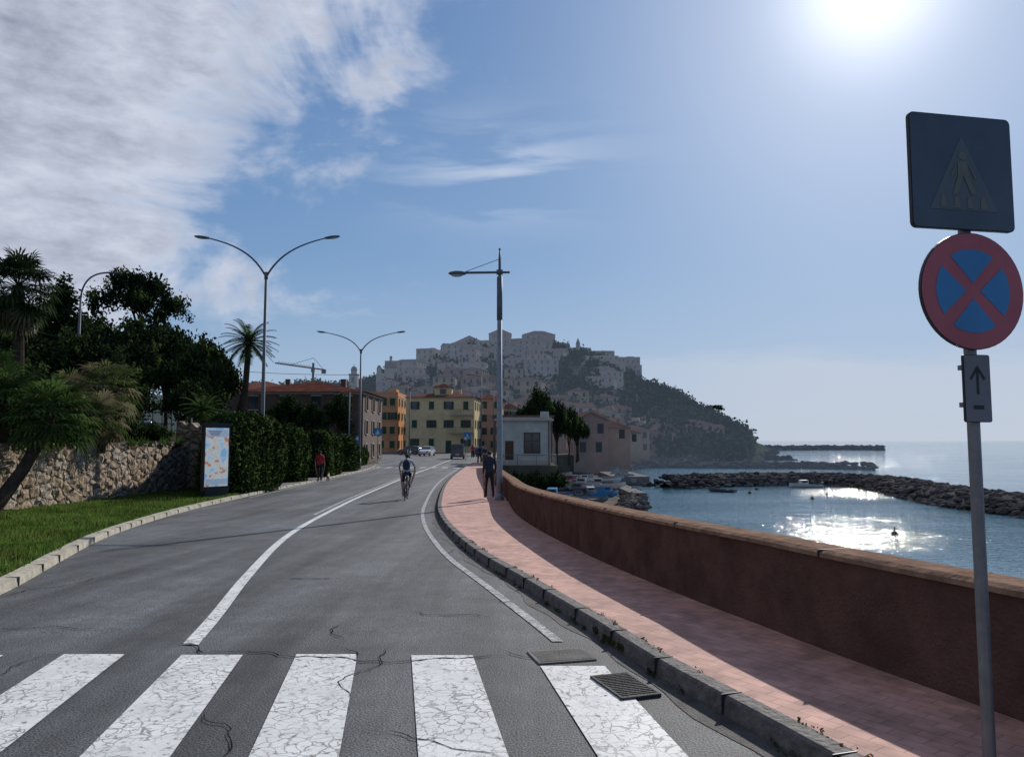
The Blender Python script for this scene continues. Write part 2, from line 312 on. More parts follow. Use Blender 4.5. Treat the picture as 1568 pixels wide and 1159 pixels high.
for i,(xc,jit) in enumerate([(-5.4,0),(-4.4,.03),(-3.42,.0),(-2.45,.02),(-1.515,0),(-.575,.03),(.42,.33)]):
    w=.5; f=lambda y,xc=xc:xc-.15*(y-6.45)-w/2; g=lambda y,xc=xc:xc-.15*(y-6.45)+w/2
    ribbon(mb,f,g,3.0,6.45-jit,.008)
mb.build('zebra_crossing',[M_paint])
mb=MB(); ribbon(mb,lambda y:centre(y)-.07,lambda y:centre(y)+.07,6.75,100,.006); mb.build('lane_marking',[M_paint])
mb=MB(); ribbon(mb,lambda y:kerbR(y)-.47,lambda y:kerbR(y)-.37,6.85,110,.008)
ribbon(mb,lambda y:centre(y)-.30,lambda y:centre(y)-.19,22,60,.006); ribbon(mb,lambda y:kerbL(y)+.25,lambda y:kerbL(y)+.35,30,70,.006)
for k in range(9):
    x0=-11.6+k*.95; mb.add([(x0,64,roadz(65)+.01),(x0+.5,64,roadz(65)+.01),(x0+.4,67.2,roadz(67)+.01),(x0-.1,67.2,roadz(67)+.01)],[(0,1,2,3)])
mb.build('edge_markings',[M_paint2])
M_crk=mat('crack_tar',(.016,.016,.017),var=.2,spec=.1)
random.seed(44); mb=MB()
def crack(x0,y0,ang_,L_,w=.012,wob=.35,dz=.011):
    x,y=x0,y0; a=ang_; pts=[]
    for i in range(int(L_/.06)):
        pts.append((x,y,a)); a=ang_+(a-ang_)*.6+random.uniform(-wob,wob)*1.8; x+=math.cos(a)*.06; y+=math.sin(a)*.06
    vs=[]
    for i,(x,y,a) in enumerate(pts):
        ww=w*random.uniform(.3,1.)*(1 if 2<i<len(pts)-3 else .3)/2; nx,ny=-math.sin(a)*ww,math.cos(a)*ww; vs+=[(x+nx,y+ny,roadz(y)+dz),(x-nx,y-ny,roadz(y)+dz)]
    mb.add(vs,[(2*i,2*i+1,2*i+3,2*i+2) for i in range(len(pts)-1)])
crack(-3.0,6.75,.0,3.4,.022); crack(-1.5,6.7,-.9,.7,.018); crack(-1.45,6.85,1.7,.9,.016); crack(-3.1,10.35,.02,.95,.035,.08); crack(-4.8,7.3,.3,1.4,.016); crack(-.2,7.9,2.9,1.2,.016); crack(-.9,4.8,.1,1.1,.012)
crack(.1,8.6,2.6,.9); crack(-2.4,19,.02,1.6,.03,.1); crack(-1.1,13.0,1.6,2.6,.016); crack(-.6,10.45,.05,.5,.025,.1); crack(-6.2,8.6,1.1,2.5,.016); crack(-3.9,5.2,1.4,1.6,.014); crack(-.1,6.6,-.5,.8,.014); crack(-2.0,5.2,-1.3,1.5,.012); crack(-1.05,6.7,-1.5,1.6,.012)
mb.build('road_cracks',[M_crk])
def rect(mb,x,y,w,d,a,z,h,mi=0): mb.box((0,0,0),(w,d,h),mi,Matrix.Translation((x,y,z))@Matrix.Rotation(a,4,'Z'))
mb=MB(); rect(mb,.40,6.40,.48,.36,.25,.004,.018,0); rect(mb,.40,6.40,.42,.30,.25,.006,.018,1); mb.build('manhole_cover',[M_conc,M_gut])
mb=MB(); Mx=Matrix.Translation((.80,5.62,.0))@Matrix.Rotation(.32,4,'Z')
mb.box((0,0,.002),(.30,.52,.022),1,Mx)
for k in range(14): mb.box((0,-.23+k*.0354,.0165),(.27,.014,.009),0,Mx)
for s in(-1,1): mb.box((s*.142,0,.017),(.016,.52,.011),0,Mx); mb.box((0,s*.252,.0173),(.30,.016,.011),0,Mx)
mb.build('drain_grate',[M_gut,M_dark])
P=[]
for _ in range(60):
    y=random.uniform(3.6,15); x=kerbR(y)+random.choice([-.03,kw+.0]); c=np.array([x,y,roadz(y)+(.015 if x<kerbR(y) else .12)]); P.append(c+rng.normal(size=(18,3))*np.array([.012,.06,.008]))
for _ in range(14): c=np.array([0,random.uniform(6.2,7.2),.02]); c[0]=kerbR(c[1])-.02; P.append(c+np.abs(rng.normal(size=(50,3)))*np.array([.03,.06,.02]))
P=np.concatenate(P); o=bpy.data.objects.new('weeds',quads_mesh('weeds',leaf_quads(P,.018),np.zeros(len(P)),[leafmat('weed',(.07,.08,.035),.3)])); COL.objects.link(o)

# left kerb, verge, walls
mb=MB(); strip3(mb,[(lambda y:kerbL(y)+.0,-.02),(lambda y:kerbL(y)-.02,.10),(lambda y:kerbL(y)-.22,.115),(lambda y:kerbL(y)-.24,-.02)],-40,30)
strip3(mb,[(lambda y:kerbL(y)+.0,-.02),(lambda y:kerbL(y)-.02,.1),(lambda y:kerbL(y)-.16,.1),(lambda y:kerbL(y)-.16,-.02)],30,75); ob=mb.build('verge_kerb',[M_kerbL])
mb=MB(); y=-4
while y<74:
    t=(kerbL(y+.1)-kerbL(y-.1))/.2; mb.box((0,0,0),(.235,.008,.122),0,Matrix.Translation((kerbL(y)-.115,y,roadz(y)+.05))@Matrix.Rotation(math.atan(-t),4,'Z')); y+=random.uniform(.9,1.4)
mb.build('kerb_gaps',[mat('joint',(.14,.13,.11))],parent=ob)
mb=MB(); ribbon(mb,lambda y:-14.9,lambda y:kerbL(y)-.24,9.6,36,.085); mb.build('grass_verge',[M_grass])
mb=MB(); ribbon(mb,lambda y:-14.9,lambda y:kerbL(y)-.24,-20,9.6,.105); ribbon(mb,lambda y:-13.2,lambda y:kerbL(y)-.16,36,75,.09); mb.build('side_pavement',[M_conc])
n=60000; py=rng.uniform(9.7,35,n); px=rng.uniform(-14.6,-6.1,n); kl=np.array([kerbL(v) for v in py])-.20-.06*np.sin(py*3.1)*np.sin(py*.9); k=px<kl; px=px[k];py=py[k]; n=len(px)
pz=np.array([roadz(v) for v in py])+.08; dens=np.sin(px*2.1+py)*np.sin(py*1.3-px*.7); h=rng.uniform(.04,.12,n)*(1+.45*dens); an=rng.uniform(0,6.28,n); w=rng.uniform(.010,.02,n)
P=np.stack([px,py,pz],1); dx=np.stack([np.cos(an)*w,np.sin(an)*w,np.zeros(n)],1); tip=np.stack([rng.normal(0,.03,n),rng.normal(0,.03,n),h],1)
V=np.stack([P-dx,P+dx,P+tip],1).reshape(-1,3); ob=bpy.data.objects.new('grass',quads_mesh('grass',V,(rng.random(n)<.25+.2*dens).astype(int),[M_blade,M_blade2],3)); COL.objects.link(ob)
def lumpy_wall(name,p0,p1,z0a,z1a,z0b,z1b,th=.5,mats=[M_rub],amp=.06):
    p0=Vector(p0);p1=Vector(p1);L=(p1-p0).length; d=(p1-p0)/L; nrm=Vector((d.y,-d.x)); nx=int(L/.12); nz=16; mb=MB(); vs=[]
    for i in range(nx+1):
        t=i/nx; zb=z0a+(z0b-z0a)*t; zt=z1a+(z1b-z1a)*t
        top=.07*math.sin(i*1.3)+.06*math.sin(i*.41+1)+random.uniform(-.04,.04)
        for j in range(nz+1):
            u=j/nz; off=random.uniform(-amp,amp)*.5+amp*.5*math.sin(i*.9+3*math.sin(j*1.1))
            q=p0+d*(L*t)+nrm*off; vs.append((q.x,q.y,zb+(zt-zb)*u+(top if j==nz else 0)))
        q=p0+d*(L*t)-nrm*th; vs.append((q.x,q.y,zt+top))
    m=nz+2
    mb.add(vs,[(i*m+j,(i+1)*m+j,(i+1)*m+j+1,i*m+j+1) for i in range(nx) for j in range(nz+1)])
    e=[vs[-m+j] for j in range(m)]; q=e[-1]; 
    mb.add([e[0],e[nz],e[nz+1],(q[0],q[1],e[0][2])],[(0,3,2,1)])
    return mb.build(name,mats,smooth=False)
lumpy_wall('stone_wall',(-14.5,6),(-14.75,35),-.3,1.5,-.6,1.6)
lumpy_wall('stone_wall',(-15.4,35.3),(-11.9,34.6),-.7,2.5,-.7,2.4,amp=.04)
def hillz(x,y):
    d=max(0,-14.9-x); return 1.4+.03*math.sin(x+y)+min(d,45)*.13+ss(-30,-70,x)*4
mb=MB(); X=[-14.95,-15.5,-17,-20,-24,-28,-34,-40,-50,-70,-100,-160]; Yv=list(range(-20,36,2))+[35.2]; vs=[(x,y,hillz(x,y) ) for y in Yv for x in X]; n=len(X)
mb.add(vs,[(i*n+k,(i+1)*n+k,(i+1)*n+k+1,i*n+k+1) for i in range(len(Yv)-1) for k in range(n-1)])
X2=[-13.6,-14.5,-16,-20,-24,-28,-34,-40,-50,-70,-100,-160]; Yv=[35.2,38,42,46,50,55,60,66,72]; vs=[(x,y,(hillz(x,y)-1.5)*ss(78,60,y)+(1.5*ss(-14,-18,x)-.5)) for y in Yv for x in X2]
mb.add(vs,[(i*n+k,(i+1)*n+k,(i+1)*n+k+1,i*n+k+1) for i in range(len(Yv)-1) for k in range(n-1)])
mb.build('hillside',[M_soil])
mb=MB()
for i in range(9):
    x=-18.6+i*.42; mb.tube([(x,34.4,1.9),(x,34.4,3.0)],.018,5)
mb.tube([(-18.7,34.4,3.0),(-15.1,34.4,3.0)],.03,6); mb.tube([(-18.7,34.4,2.5),(-15.1,34.4,2.5)],.02,6); mb.build('railing',[M_dark])

# ------------------------------------------------------------------ vegetation
def proto_leaf(name,ells,ncl,per,cr,size,mats=LEAF,shell=.45):
    P=[];mi=[]
    vol=np.array([e[3]*e[4]*e[5] for e in ells]); pr=vol/vol.sum()
    for c in range(ncl):
        e=ells[rng.choice(len(ells),p=pr)]; d=rng.normal(size=3); d/=np.linalg.norm(d); r=rng.uniform(0,1)**shell
        ctr=np.array(e[:3])+d*r*np.array(e[3:6]); 
        q=ctr+rng.normal(size=(per,3))*cr*rng.uniform(.6,1.3); P.append(q)
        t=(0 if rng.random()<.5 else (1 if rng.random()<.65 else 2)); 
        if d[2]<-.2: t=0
        mi.append(np.full(per,t))
    P=np.concatenate(P); mi=np.concatenate(mi); return quads_mesh(name,leaf_quads(P,size),mi,mats)
def limb_mesh(name,H,spread,base,rt,seed,lean=.3):
    random.seed(seed); mb=MB(); mb.tube([(0,0,-.6),(0,0,0),(.12*lean,.1,base*.5),(.3*lean,.0,base)],[rt*1.35,rt*1.1,rt*.85,rt*.7],9)
    for i in range(7):
        a=i*2.4+random.random(); l=spread*random.uniform(.5,.95); z0=base*random.uniform(.75,1.0); z1=H*random.uniform(.72,.93)
        x0=.3*lean*z0/base
        mb.tube([(x0,0,z0),(x0+math.cos(a)*l*.45,math.sin(a)*l*.45,z0+(z1-z0)*.5),(x0+math.cos(a)*l,math.sin(a)*l,z1)],[rt*.5,rt*.3,rt*.1],6)
        mb.tube([(x0+math.cos(a)*l*.45,math.sin(a)*l*.45,z0+(z1-z0)*.5),(x0+math.cos(a+.7)*l*.8,math.sin(a+.7)*l*.8,z1*.98)],[rt*.25,rt*.08],5)
    ob=mb.build(name+'_tmp',[M_bark],smooth=True); me=ob.data; bpy.data.objects.remove(ob); return me
def lobes(k,rad,z0,z1,r0,r1,flat=.75,seed=1):
    random.seed(seed); o=[]
    for i in range(k):
        a=i*2.399; q=rad*math.sqrt((i+.5)/k); z=z1-(z1-z0)*(q/rad)**1.5*random.uniform(.3,1); r=random.uniform(r0,r1); o.append((q*math.cos(a),q*math.sin(a),z,r,r,r*flat))
    return o
PROTO={}
for i in range(3):
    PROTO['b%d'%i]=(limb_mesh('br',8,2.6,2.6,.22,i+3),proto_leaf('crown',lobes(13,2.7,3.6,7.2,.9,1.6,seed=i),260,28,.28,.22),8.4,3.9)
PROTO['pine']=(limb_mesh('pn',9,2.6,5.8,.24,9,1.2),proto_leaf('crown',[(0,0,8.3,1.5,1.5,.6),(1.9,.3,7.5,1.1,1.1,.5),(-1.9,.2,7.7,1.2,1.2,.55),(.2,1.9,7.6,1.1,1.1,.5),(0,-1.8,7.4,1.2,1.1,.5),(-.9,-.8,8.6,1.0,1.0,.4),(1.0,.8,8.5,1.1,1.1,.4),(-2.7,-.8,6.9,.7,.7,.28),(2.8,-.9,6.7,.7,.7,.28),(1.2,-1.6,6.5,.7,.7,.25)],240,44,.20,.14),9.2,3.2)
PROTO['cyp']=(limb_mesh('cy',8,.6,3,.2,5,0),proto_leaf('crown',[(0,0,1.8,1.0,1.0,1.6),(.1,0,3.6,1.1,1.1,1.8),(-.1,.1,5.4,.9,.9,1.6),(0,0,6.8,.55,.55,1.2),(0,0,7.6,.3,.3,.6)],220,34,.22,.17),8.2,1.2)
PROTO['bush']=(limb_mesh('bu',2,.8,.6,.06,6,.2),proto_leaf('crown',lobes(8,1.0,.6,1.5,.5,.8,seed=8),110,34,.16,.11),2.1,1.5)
def tree(name,kind,x,y,z,top,wid,rot=None):
    wood,leaf,H,Rr=PROTO[kind]; h=(top-z)/H; s=wid/2/Rr
    t=bpy.data.objects.new(name,wood); COL.objects.link(t); t.location=(x,y,z); t.scale=(s,s,h); t.rotation_euler[2]=rot if rot is not None else random.uniform(0,6)
    c=bpy.data.objects.new('crown',leaf); COL.objects.link(c); c.parent=t; return t
random.seed(11)
tree('cypress_tree','cyp',-29.6,50,4.5,12.6,3.2)
tree('umbrella_pine','pine',-27.0,55,2,14.0,6.6,.4)
for i,(x,y,top,w) in enumerate([(-33,52,9.8,7),(-36,46,9.0,7),(-29.5,46,8.6,6.5),(-26,47,9.4,6),(-23.6,49,9.8,6),(-21,50,9.0,5.2),(-21.6,55,9.2,5),(-24,43,7.8,5.5),(-21.4,44,7.9,5),(-28,40,7.1,5.5),(-32,58,11.6,7),(-24.5,60,10.0,6),(-19.0,46,7.6,4.0),(-38,56,11.4,8),(-24,37,6.4,4.6),(-20,38.5,6.2,4.2),(-17.4,41,5.0,3.0),(-31,36,6.1,5),(-27,60,11.6,6),(-45,60,12,9),(-34,38,6.8,5.5),(-25.5,45,7.0,5),(-30,48,7.4,6),(-25.2,52,9.8,5.4),(-31,53,10.2,5.5),(-19.6,50,7.8,3.6)]):
    tree('tree','b%d'%(i%3),x,y,hillz(x,y)-1.0,top,w)
for (x,y,top,w) in [(-22.2,77,6.4,4.4),(-19.6,76,5.6,3.6),(-17.6,78,6.6,3.6),(-24.6,78,5.0,3.6),(-14.8,40,2.6,2.6),(-14.9,46,2.6,2.6),(-15.3,53,3.0,3),(-16.5,44,3.6,3)]:
    tree('tree','b1',x,y,-.6,top,w)
for (x,y,top,w) in [(3.2,93,8.6,4.6),(5.6,96,7.0,4.2),(7.4,100,6.4,4.2),(1.6,98,6.6,4),(9.4,112,5.4,4.6),(4.4,110,9,5),(6.8,118,7.6,5),(10.5,122,5.6,4)]:
    tree('tree','b2',x,y,-1,top,w)
for (x,y,w) in [(-15.6,27.5,1.6),(-16.5,29.5,2.0),(-15.9,31.5,1.7),(-17.5,26,2.4),(-15.4,33.2,1.5),(-18.5,30,3),(-20,28,3),(-19,24,3),(-22,32,3),(-17,33.2,2),(-23,27,4),(-25,34,4.4),(-21,34.5,3.6),(-28,32,4.6)]:
    tree('shrub','bush',x,y,hillz(x,y)-.15,hillz(x,y)+w*.75,w)
def hedge(x0,x1,y0,y1,z0,z1,nleaf,e=3.4):
    c=np.array([(x0+x1)/2,(y0+y1)/2,(z0+z1)/2]); r=np.array([(x1-x0)/2,(y1-y0)/2,(z1-z0)/2])
    ph=rng.uniform(0,6,6)
    def surf(d,k=1.):
        q=1/((np.abs(d)**e).sum(1))**(1/e); p=d*q[:,None]
        l=1+.06*np.sin(p[:,1]*r[1]*1.6+ph[0])+.06*np.sin(p[:,2]*4+ph[1]+p[:,1]*3)+.04*np.sin(p[:,1]*r[1]*4+ph[2])
        return c+p*l[:,None]*r*k
    A=np.array([r[1]*r[2],r[1]*r[2],r[0]*r[2],r[0]*r[2],r[0]*r[1]*1.0]); f=rng.choice(5,size=nleaf,p=A/A.sum()); d=rng.uniform(-1,1,(nleaf,3))
    d[f==0,0]=1; d[f==1,0]=-1; d[f==2,1]=1; d[f==3,1]=-1; d[f==4,2]=1
    P=surf(d)+rng.normal(0,.05,(nleaf,3)); me=quads_mesh('hedge',leaf_quads(P,.095),(rng.random(nleaf)<.35).astype(int),[M_hedge,LEAF[2]])
    o=bpy.data.objects.new('hedge',me); COL.objects.link(o)
    g=[];n=20;m=12;fs=[]
    for i in range(m+1):
        for k in range(n):
            th=math.pi*i/m; g.append((math.sin(th)*math.cos(6.2832*k/n),math.sin(th)*math.sin(6.2832*k/n),math.cos(th)))
    for i in range(m):
        for k in range(n): fs.append((i*n+k,(i+1)*n+k,(i+1)*n+(k+1)%n,i*n+(k+1)%n))
    mb=MB(); mb.add([tuple(v) for v in surf(np.array(g)+1e-6,.95)],fs); mb.build('hedge_dark_core',[M_hcore],parent=o)  # solid dark core added inside the leaf shell, no branches modelled
hedge(-12.7,-10.7,30.6,37.6,-1.0,2.8,24000,3.6)
hedge(-12.8,-11.15,40.4,43.2,-1.2,2.4,9000,2.6)
hedge(-13.0,-11.1,46.4,51.4,-1.3,2.3,13000,2.7)
hedge(-13.1,-11.4,54.6,58.2,-1.3,1.95,9000,2.6)
hedge(-14.5,-13.2,62,72,-.7,1.2,8000)
def fan_palm(name,base,top,rt,nl,pet,fr,mats,emin=-40,emax=80,blades=15,skirt=0):
    base=Vector(base);top=Vector(top); mb=MB(); mid=(base+top)/2+Vector((.05,0,-.1)); mb.tube([base,mid,top],[rt*1.25,rt,rt*.95],9,0)
    for i in range(nl+skirt):
        a=i*2.399+random.uniform(-.3,.3); 
        if i<nl: e=R(emin+(emax-emin)*((i+.5)/nl)+random.uniform(-8,8)); mi=1 if random.random()<.75 else 2
        else: e=R(random.uniform(-80,-55)); mi=2 if len(mats)<4 else 3
        d=Vector((math.cos(a)*math.cos(e),math.sin(a)*math.cos(e),math.sin(e))); L=pet*random.uniform(.75,1.1)
        p1=top+d*L*.5+Vector((0,0,.02)); p2=top+d*L+Vector((0,0,-.10*L)); mb.tube([top,p1,p2],[.02,.014,.01],4,mi,cap=False)
        side=d.cross(Vector((0,0,1))); side=side.normalized() if side.length>.1 else Vector((1,0,0)); 
        dd=(p2-p1).normalized(); up=side.cross(dd)
        for k in range(blades):
            t=(k/(blades-1)-.5)*R(230); q=dd*math.cos(t)+side*math.sin(t); l=fr*random.uniform(.8,1.08)*(1-.25*abs(t)/2); w=fr*.05
            m_=p2+q*l*.6+up*l*.06; tip=p2+q*l*(.96)+Vector((0,0,-l*random.uniform(.1,.3))); sd=q.cross(up).normalized()*w
            mb.add([p2,m_-sd,tip,m_+sd],[(0,1,2,3)],mi)
    return mb.build(name,mats)
def feather_palm(name,base,top,rt,nf,fl,mats):
    base=Vector(base);top=Vector(top); mb=MB(); mb.tube([base,base.lerp(top,.5)+Vector((.25,0,0)),top],[rt*1.2,rt,rt*.9],9,0)
    for i in range(nf):
        a=i*2.399; e=R(-35+110*(i+.5)/nf); pts=[]; d=Vector((math.cos(a)*math.cos(e),math.sin(a)*math.cos(e),math.sin(e))); p=top.copy(); g=0
        for s in range(9): pts.append(p.copy()); g+=.10; dd=(d+Vector((0,0,-g*1.1))).normalized(); p=p+dd*fl/8
        mb.tube(pts,[.025-.002*s for s in range(9)],4,1,cap=False)
        for s in range(1,8):
            for u in range(3):
                c=pts[s].lerp(pts[s+1],u/3); t=(pts[s+1]-pts[s]).normalized(); sd=t.cross(Vector((0,0,1))).normalized()
                for sg in(-1,1):
                    l=fl*.2*(1-.6*abs(s-3.5)/5); tip=c+(sd*sg+t*.5+Vector((0,0,-.25))).normalized()*l; wv=t*.034; mb.add([c-wv,c+wv,tip],[(0,1,2)],random.choice([1,1,2]))
    return mb.build(name,mats)
random.seed(5)
PM=[M_bark,M_palmG,M_palmD,M_palmY]
fan_palm('fan_palm',(-14.0,20.6,-.4),(-13.5,22.6,2.4),.17,54,.8,.8,PM,-45,80)
fan_palm('fan_palm',(-15.6,23.4,1.3),(-15.5,23.4,2.9),.16,50,.85,.8,PM,-40,80)
fan_palm('fan_palm',(-17.2,25.5,1.6),(-17.4,25.5,3.8),.16,44,.8,.75,PM,-40,80)
fan_palm('fan_palm',(-16.2,30,1.5),(-15.9,30,3.7),.17,52,.9,.8,[M_bark,M_palmY,M_palmG,M_palmY],-60,80,skirt=22)
fan_palm('fan_palm',(-14.9,25.2,1.3),(-14.8,25.0,2.2),.12,34,.6,.55,PM,-30,80)
fan_palm('fan_palm',(-14.6,27.4,1.3),(-14.6,27.4,2.6),.12,34,.65,.6,[M_bark,M_palmY,M_palmG,M_palmY],-40,80,skirt=8)
fan_palm('fan_palm',(-18.3,32,1.8),(-18.4,32,3.6),.15,36,.8,.7,[M_bark,M_palmY,M_palmG,M_palmY],-40,80,skirt=8)
fan_palm('tall_fan_palm',(-19.0,29.5,1.8),(-19.2,29.5,7.7),.2,58,1.0,.9,[M_bark,M_palmD,M_palmD,M_palmY],-55,80,skirt=28)
feather_palm('date_palm',(-17.7,49,2),(-16.9,49,8.0),.2,52,2.0,[M_bark,M_palmD,M_palmG])
feather_palm('date_palm',(-15.2,37.5,1),(-15.1,37.5,3.2),.14,30,1.3,[M_bark,M_palmG,M_palmD])
mb=MB()
for i in range(30):
    x=-14.75+random.uniform(-.15,.15); y=random.uniform(21,34.5)
    for k in range(14):
        a=k*2.4; e=R(random.uniform(15,80)); l=random.uniform(.3,.6); d=Vector((math.cos(a)*math.cos(e),math.sin(a)*math.cos(e),math.sin(e))); s=Vector((-math.sin(a),math.cos(a),0))*.02; p=Vector((x,y,1.5)); mb.add([p-s,p+d*l*.6-s*.8,p+d*l+Vector((0,0,-.05)),p+d*l*.6+s*.8,p+s],[(0,1,2,3,4)])
mb.build('spiky_plants',[M_palmG])

# ------------------------------------------------------------------ street lamps
def arc(p0,p1,p2,p3,n=12):
    o=[]
    for i in range(n+1):
        t=i/n; o.append(Vector(p0)*(1-t)**3+Vector(p1)*3*t*(1-t)**2+Vector(p2)*3*t*t*(1-t)+Vector(p3)*t**3)
    return o
def double_lamp(x,y,z0,zf,zt,hs,rot=0):
    mb=MB(); mb.tube([(0,0,z0-.3),(0,0,z0+1.2),(0,0,zf)],[.11,.10,.06],12,0)
    mb.tube([(0,0,z0),(0,0,z0+.9)],[.14,.13],12,0)
    mb.tube([(0,0,zf-.15),(0,0,zf+.18)],[.085,.085],10,0)
    for s in(-1,1):
        mb.tube(arc((s*.02,0,zf),(s*.55,0,zf+.95),(s*1.3,0,zt-.35),(s*hs,0,zt)),[.05-.0018*i for i in range(13)],8,0)
        Mx=Matrix.Translation((s*(hs+.12),0,zt-.0))@Matrix.Rotation(-s*.13,4,'Y')
        mb.ell((0,0,.0),(.40,.13,.07),0,12,6,Mx); mb.ell((s*.05,0,-.035),(.24,.10,.05),1,12,6,Mx)
    mb.build('double_arm_street_lamp',[M_lamp,M_glassl],smooth=True,loc=(x,y,0),rotz=rot)
double_lamp(-11.2,34.5,-.5,9.2,11.0,2.85)
double_lamp(-11.87,60,-.55,8.7,10.25,3.0,.0)
double_lamp(-13.6,102,-.6,8.4,9.9,2.6,.1)
mb=MB(); mb.tube([(0,0,1),(0,0,10)],[.09,.06],10); mb.tube(arc((0,0,10),(.1,0,11.2),(.8,0,11.5),(1.8,0,11.45)),[.05]*13,8); mb.ell((2.0,0,11.43),(.36,.12,.07)); mb.build('street_lamp',[M_lamp],smooth=True,loc=(-25.0,44,0))
mb=MB(); z=roadz(27)+.1
mb.tube([(0,0,z),(0,0,z+1.0),(0,0,6.1)],[.105,.10,.085],14,1); mb.tube([(0,0,z),(0,0,z+.25)],[.16,.13],14,1)
mb.tube([(0,0,6.0),(0,0,7.55)],[.10,.10],14,0); mb.tube([(0,0,7.5),(0,0,8.2),(0,0,8.55)],[.05,.045,.02],10,0)
mb.tube([(-1.3,0,7.70),(.36,0,7.72)],[.045,.045],8,0); mb.box((.0,0,7.72),(.22,.14,.16),0); mb.tube([(0,0,8.2),(-1.2,0,7.75)],.012,5,0)
mb.ell((-1.5,0,7.68),(.34,.17,.085),0,14,7); mb.ell((-1.52,0,7.62),(.22,.12,.07),2,12,6); mb.ell((0,0,8.55),(.04,.04,.05),0)
mb.build('street_lamp',[M_lamp,M_lamp2,M_glassl],smooth=True,loc=(-.44,27,0))
for (x,y,h) in [(-3.2,80,8.5),(-2.4,100,8),(-14.4,68,6)]:
    mb=MB(); mb.tube([(0,0,-.7),(0,0,h)],[.09,.05],8); mb.tube([(0,0,h-.1),(-1.2,0,h+.1)],.035,6); mb.ell((-1.35,0,h+.08),(.3,.12,.06)); mb.build('street_lamp',[M_lamp],smooth=True,loc=(x,y,0))
mb=MB(); pts=[]
for i in range(20):
    t=i/19; pts.append((-32+22*t,44+6*t,9.4-3.4*t-1.2*math.sin(math.pi*t)))
mb.tube(pts,.014,5); mb.build('overhead_cable',[M_dark])

# ------------------------------------------------------------------ traffic sign pole
M_sgrey=mat('sign_backlit_blue',(.08,.11,.14),rough=.45,var=.15,scale=3)  # blue field darkened to grey, backlit shade put into the colour
M_stri=mat('sign_backlit_white',(.115,.14,.16),rough=.5,var=.1)  # white triangle painted dark so it looks backlit
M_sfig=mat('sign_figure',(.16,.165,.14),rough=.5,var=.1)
M_red=mat('sign_red',(.42,.11,.13),rough=.4,var=.1)
M_blue=mat('sign_blue',(.05,.22,.45),rough=.4,var=.1)
M_splate=mat('sign_plate',(.17,.18,.20),rough=.4,var=.1)
px_,py_=2.34,3.9; ang=R(11)
rv=Vector((math.cos(ang),math.sin(ang),0)); nv=Vector((math.sin(ang),-math.cos(ang),0)); P0=Vector((px_-.01,py_,0))+nv*.05
def sp(a,b,o): return P0+rv*a+Vector((0,0,b))+nv*o
def spoly(mb,pts,o,mi): mb.add([sp(a,b,o) for a,b in pts],[tuple(range(len(pts)))],mi)
def splate(mb,pts,o,th,mi):
    n=len(pts); vs=[sp(a,b,o) for a,b in pts]+[sp(a,b,o-th) for a,b in pts]
    mb.add(vs,[tuple(range(n)),tuple(range(n,2*n))[::-1]]+[(i,(i+1)%n,n+(i+1)%n,n+i) for i in range(n)],mi)
def rrect(cx,cz,w,h,r,n=5):
    o=[]
    for (sx,sz,a0) in((1,-1,-90),(1,1,0),(-1,1,90),(-1,-1,180)):
        for i in range(n+1):
            a=R(a0+90*i/n); o.append((cx+sx*(w/2-r)+r*math.cos(a),cz+sz*(h/2-r)+r*math.sin(a)))
    return o
def disc(cx,cz,r,n=48,a0=0,a1=360): return [(cx+r*math.cos(R(a0+(a1-a0)*i/n)),cz+r*math.sin(R(a0+(a1-a0)*i/n))) for i in range(n+(0 if a1-a0==360 else 1))]
sg=bpy.data.objects.new('traffic_sign',None); COL.objects.link(sg)
mb=MB(); mb.tube([(px_,py_,.1),(px_,py_,3.40)],.030,16,0); mb.tube([(px_,py_,3.40),(px_,py_,3.42)],.032,16,0); mb.tube([(px_,py_,.11),(px_,py_,.17)],[.06,.035],14,0)
for zz in(3.3,3.0,2.66,2.36,2.12,1.93): mb.box((0,0,0),(.09,.075,.025),0,Matrix.Translation((px_,py_,zz))@Matrix.Rotation(ang,4,'Z'))
mb.build('pole',[M_metal],smooth=False,parent=sg)
def pm(pts,dx): return [(a+dx,b) for a,b in pts]
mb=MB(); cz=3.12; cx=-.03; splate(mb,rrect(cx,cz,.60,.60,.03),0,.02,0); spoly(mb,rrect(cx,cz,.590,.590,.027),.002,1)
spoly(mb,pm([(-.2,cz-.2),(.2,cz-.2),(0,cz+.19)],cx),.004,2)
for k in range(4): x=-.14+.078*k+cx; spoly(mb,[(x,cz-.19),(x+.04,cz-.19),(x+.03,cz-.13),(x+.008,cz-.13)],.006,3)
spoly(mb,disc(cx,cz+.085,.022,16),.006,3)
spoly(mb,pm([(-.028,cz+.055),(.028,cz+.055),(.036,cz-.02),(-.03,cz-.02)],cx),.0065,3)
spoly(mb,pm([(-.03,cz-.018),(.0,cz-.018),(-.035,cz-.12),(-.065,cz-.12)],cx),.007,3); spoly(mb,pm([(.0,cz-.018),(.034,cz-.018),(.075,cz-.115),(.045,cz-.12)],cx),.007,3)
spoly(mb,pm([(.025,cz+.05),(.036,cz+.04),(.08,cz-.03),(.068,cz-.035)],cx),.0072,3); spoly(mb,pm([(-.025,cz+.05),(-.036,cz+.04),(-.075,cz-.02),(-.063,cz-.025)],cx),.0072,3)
mb.build('pedestrian_crossing_sign',[M_dark,M_sgrey,M_stri,M_sfig],parent=sg)
mb=MB(); cz=2.505; r=.300; splate(mb,disc(0,cz,r),0,.018,0); spoly(mb,disc(0,cz,r-.004),.002,1)
for k in range(4):
    c=k*90; inner=.215; g=13; off=.04
    spoly(mb,[(off*math.cos(R(c)),cz+off*math.sin(R(c)))]+disc(0,cz,inner,12,c-45+g*.75,c+45-g*.75),.004,2)
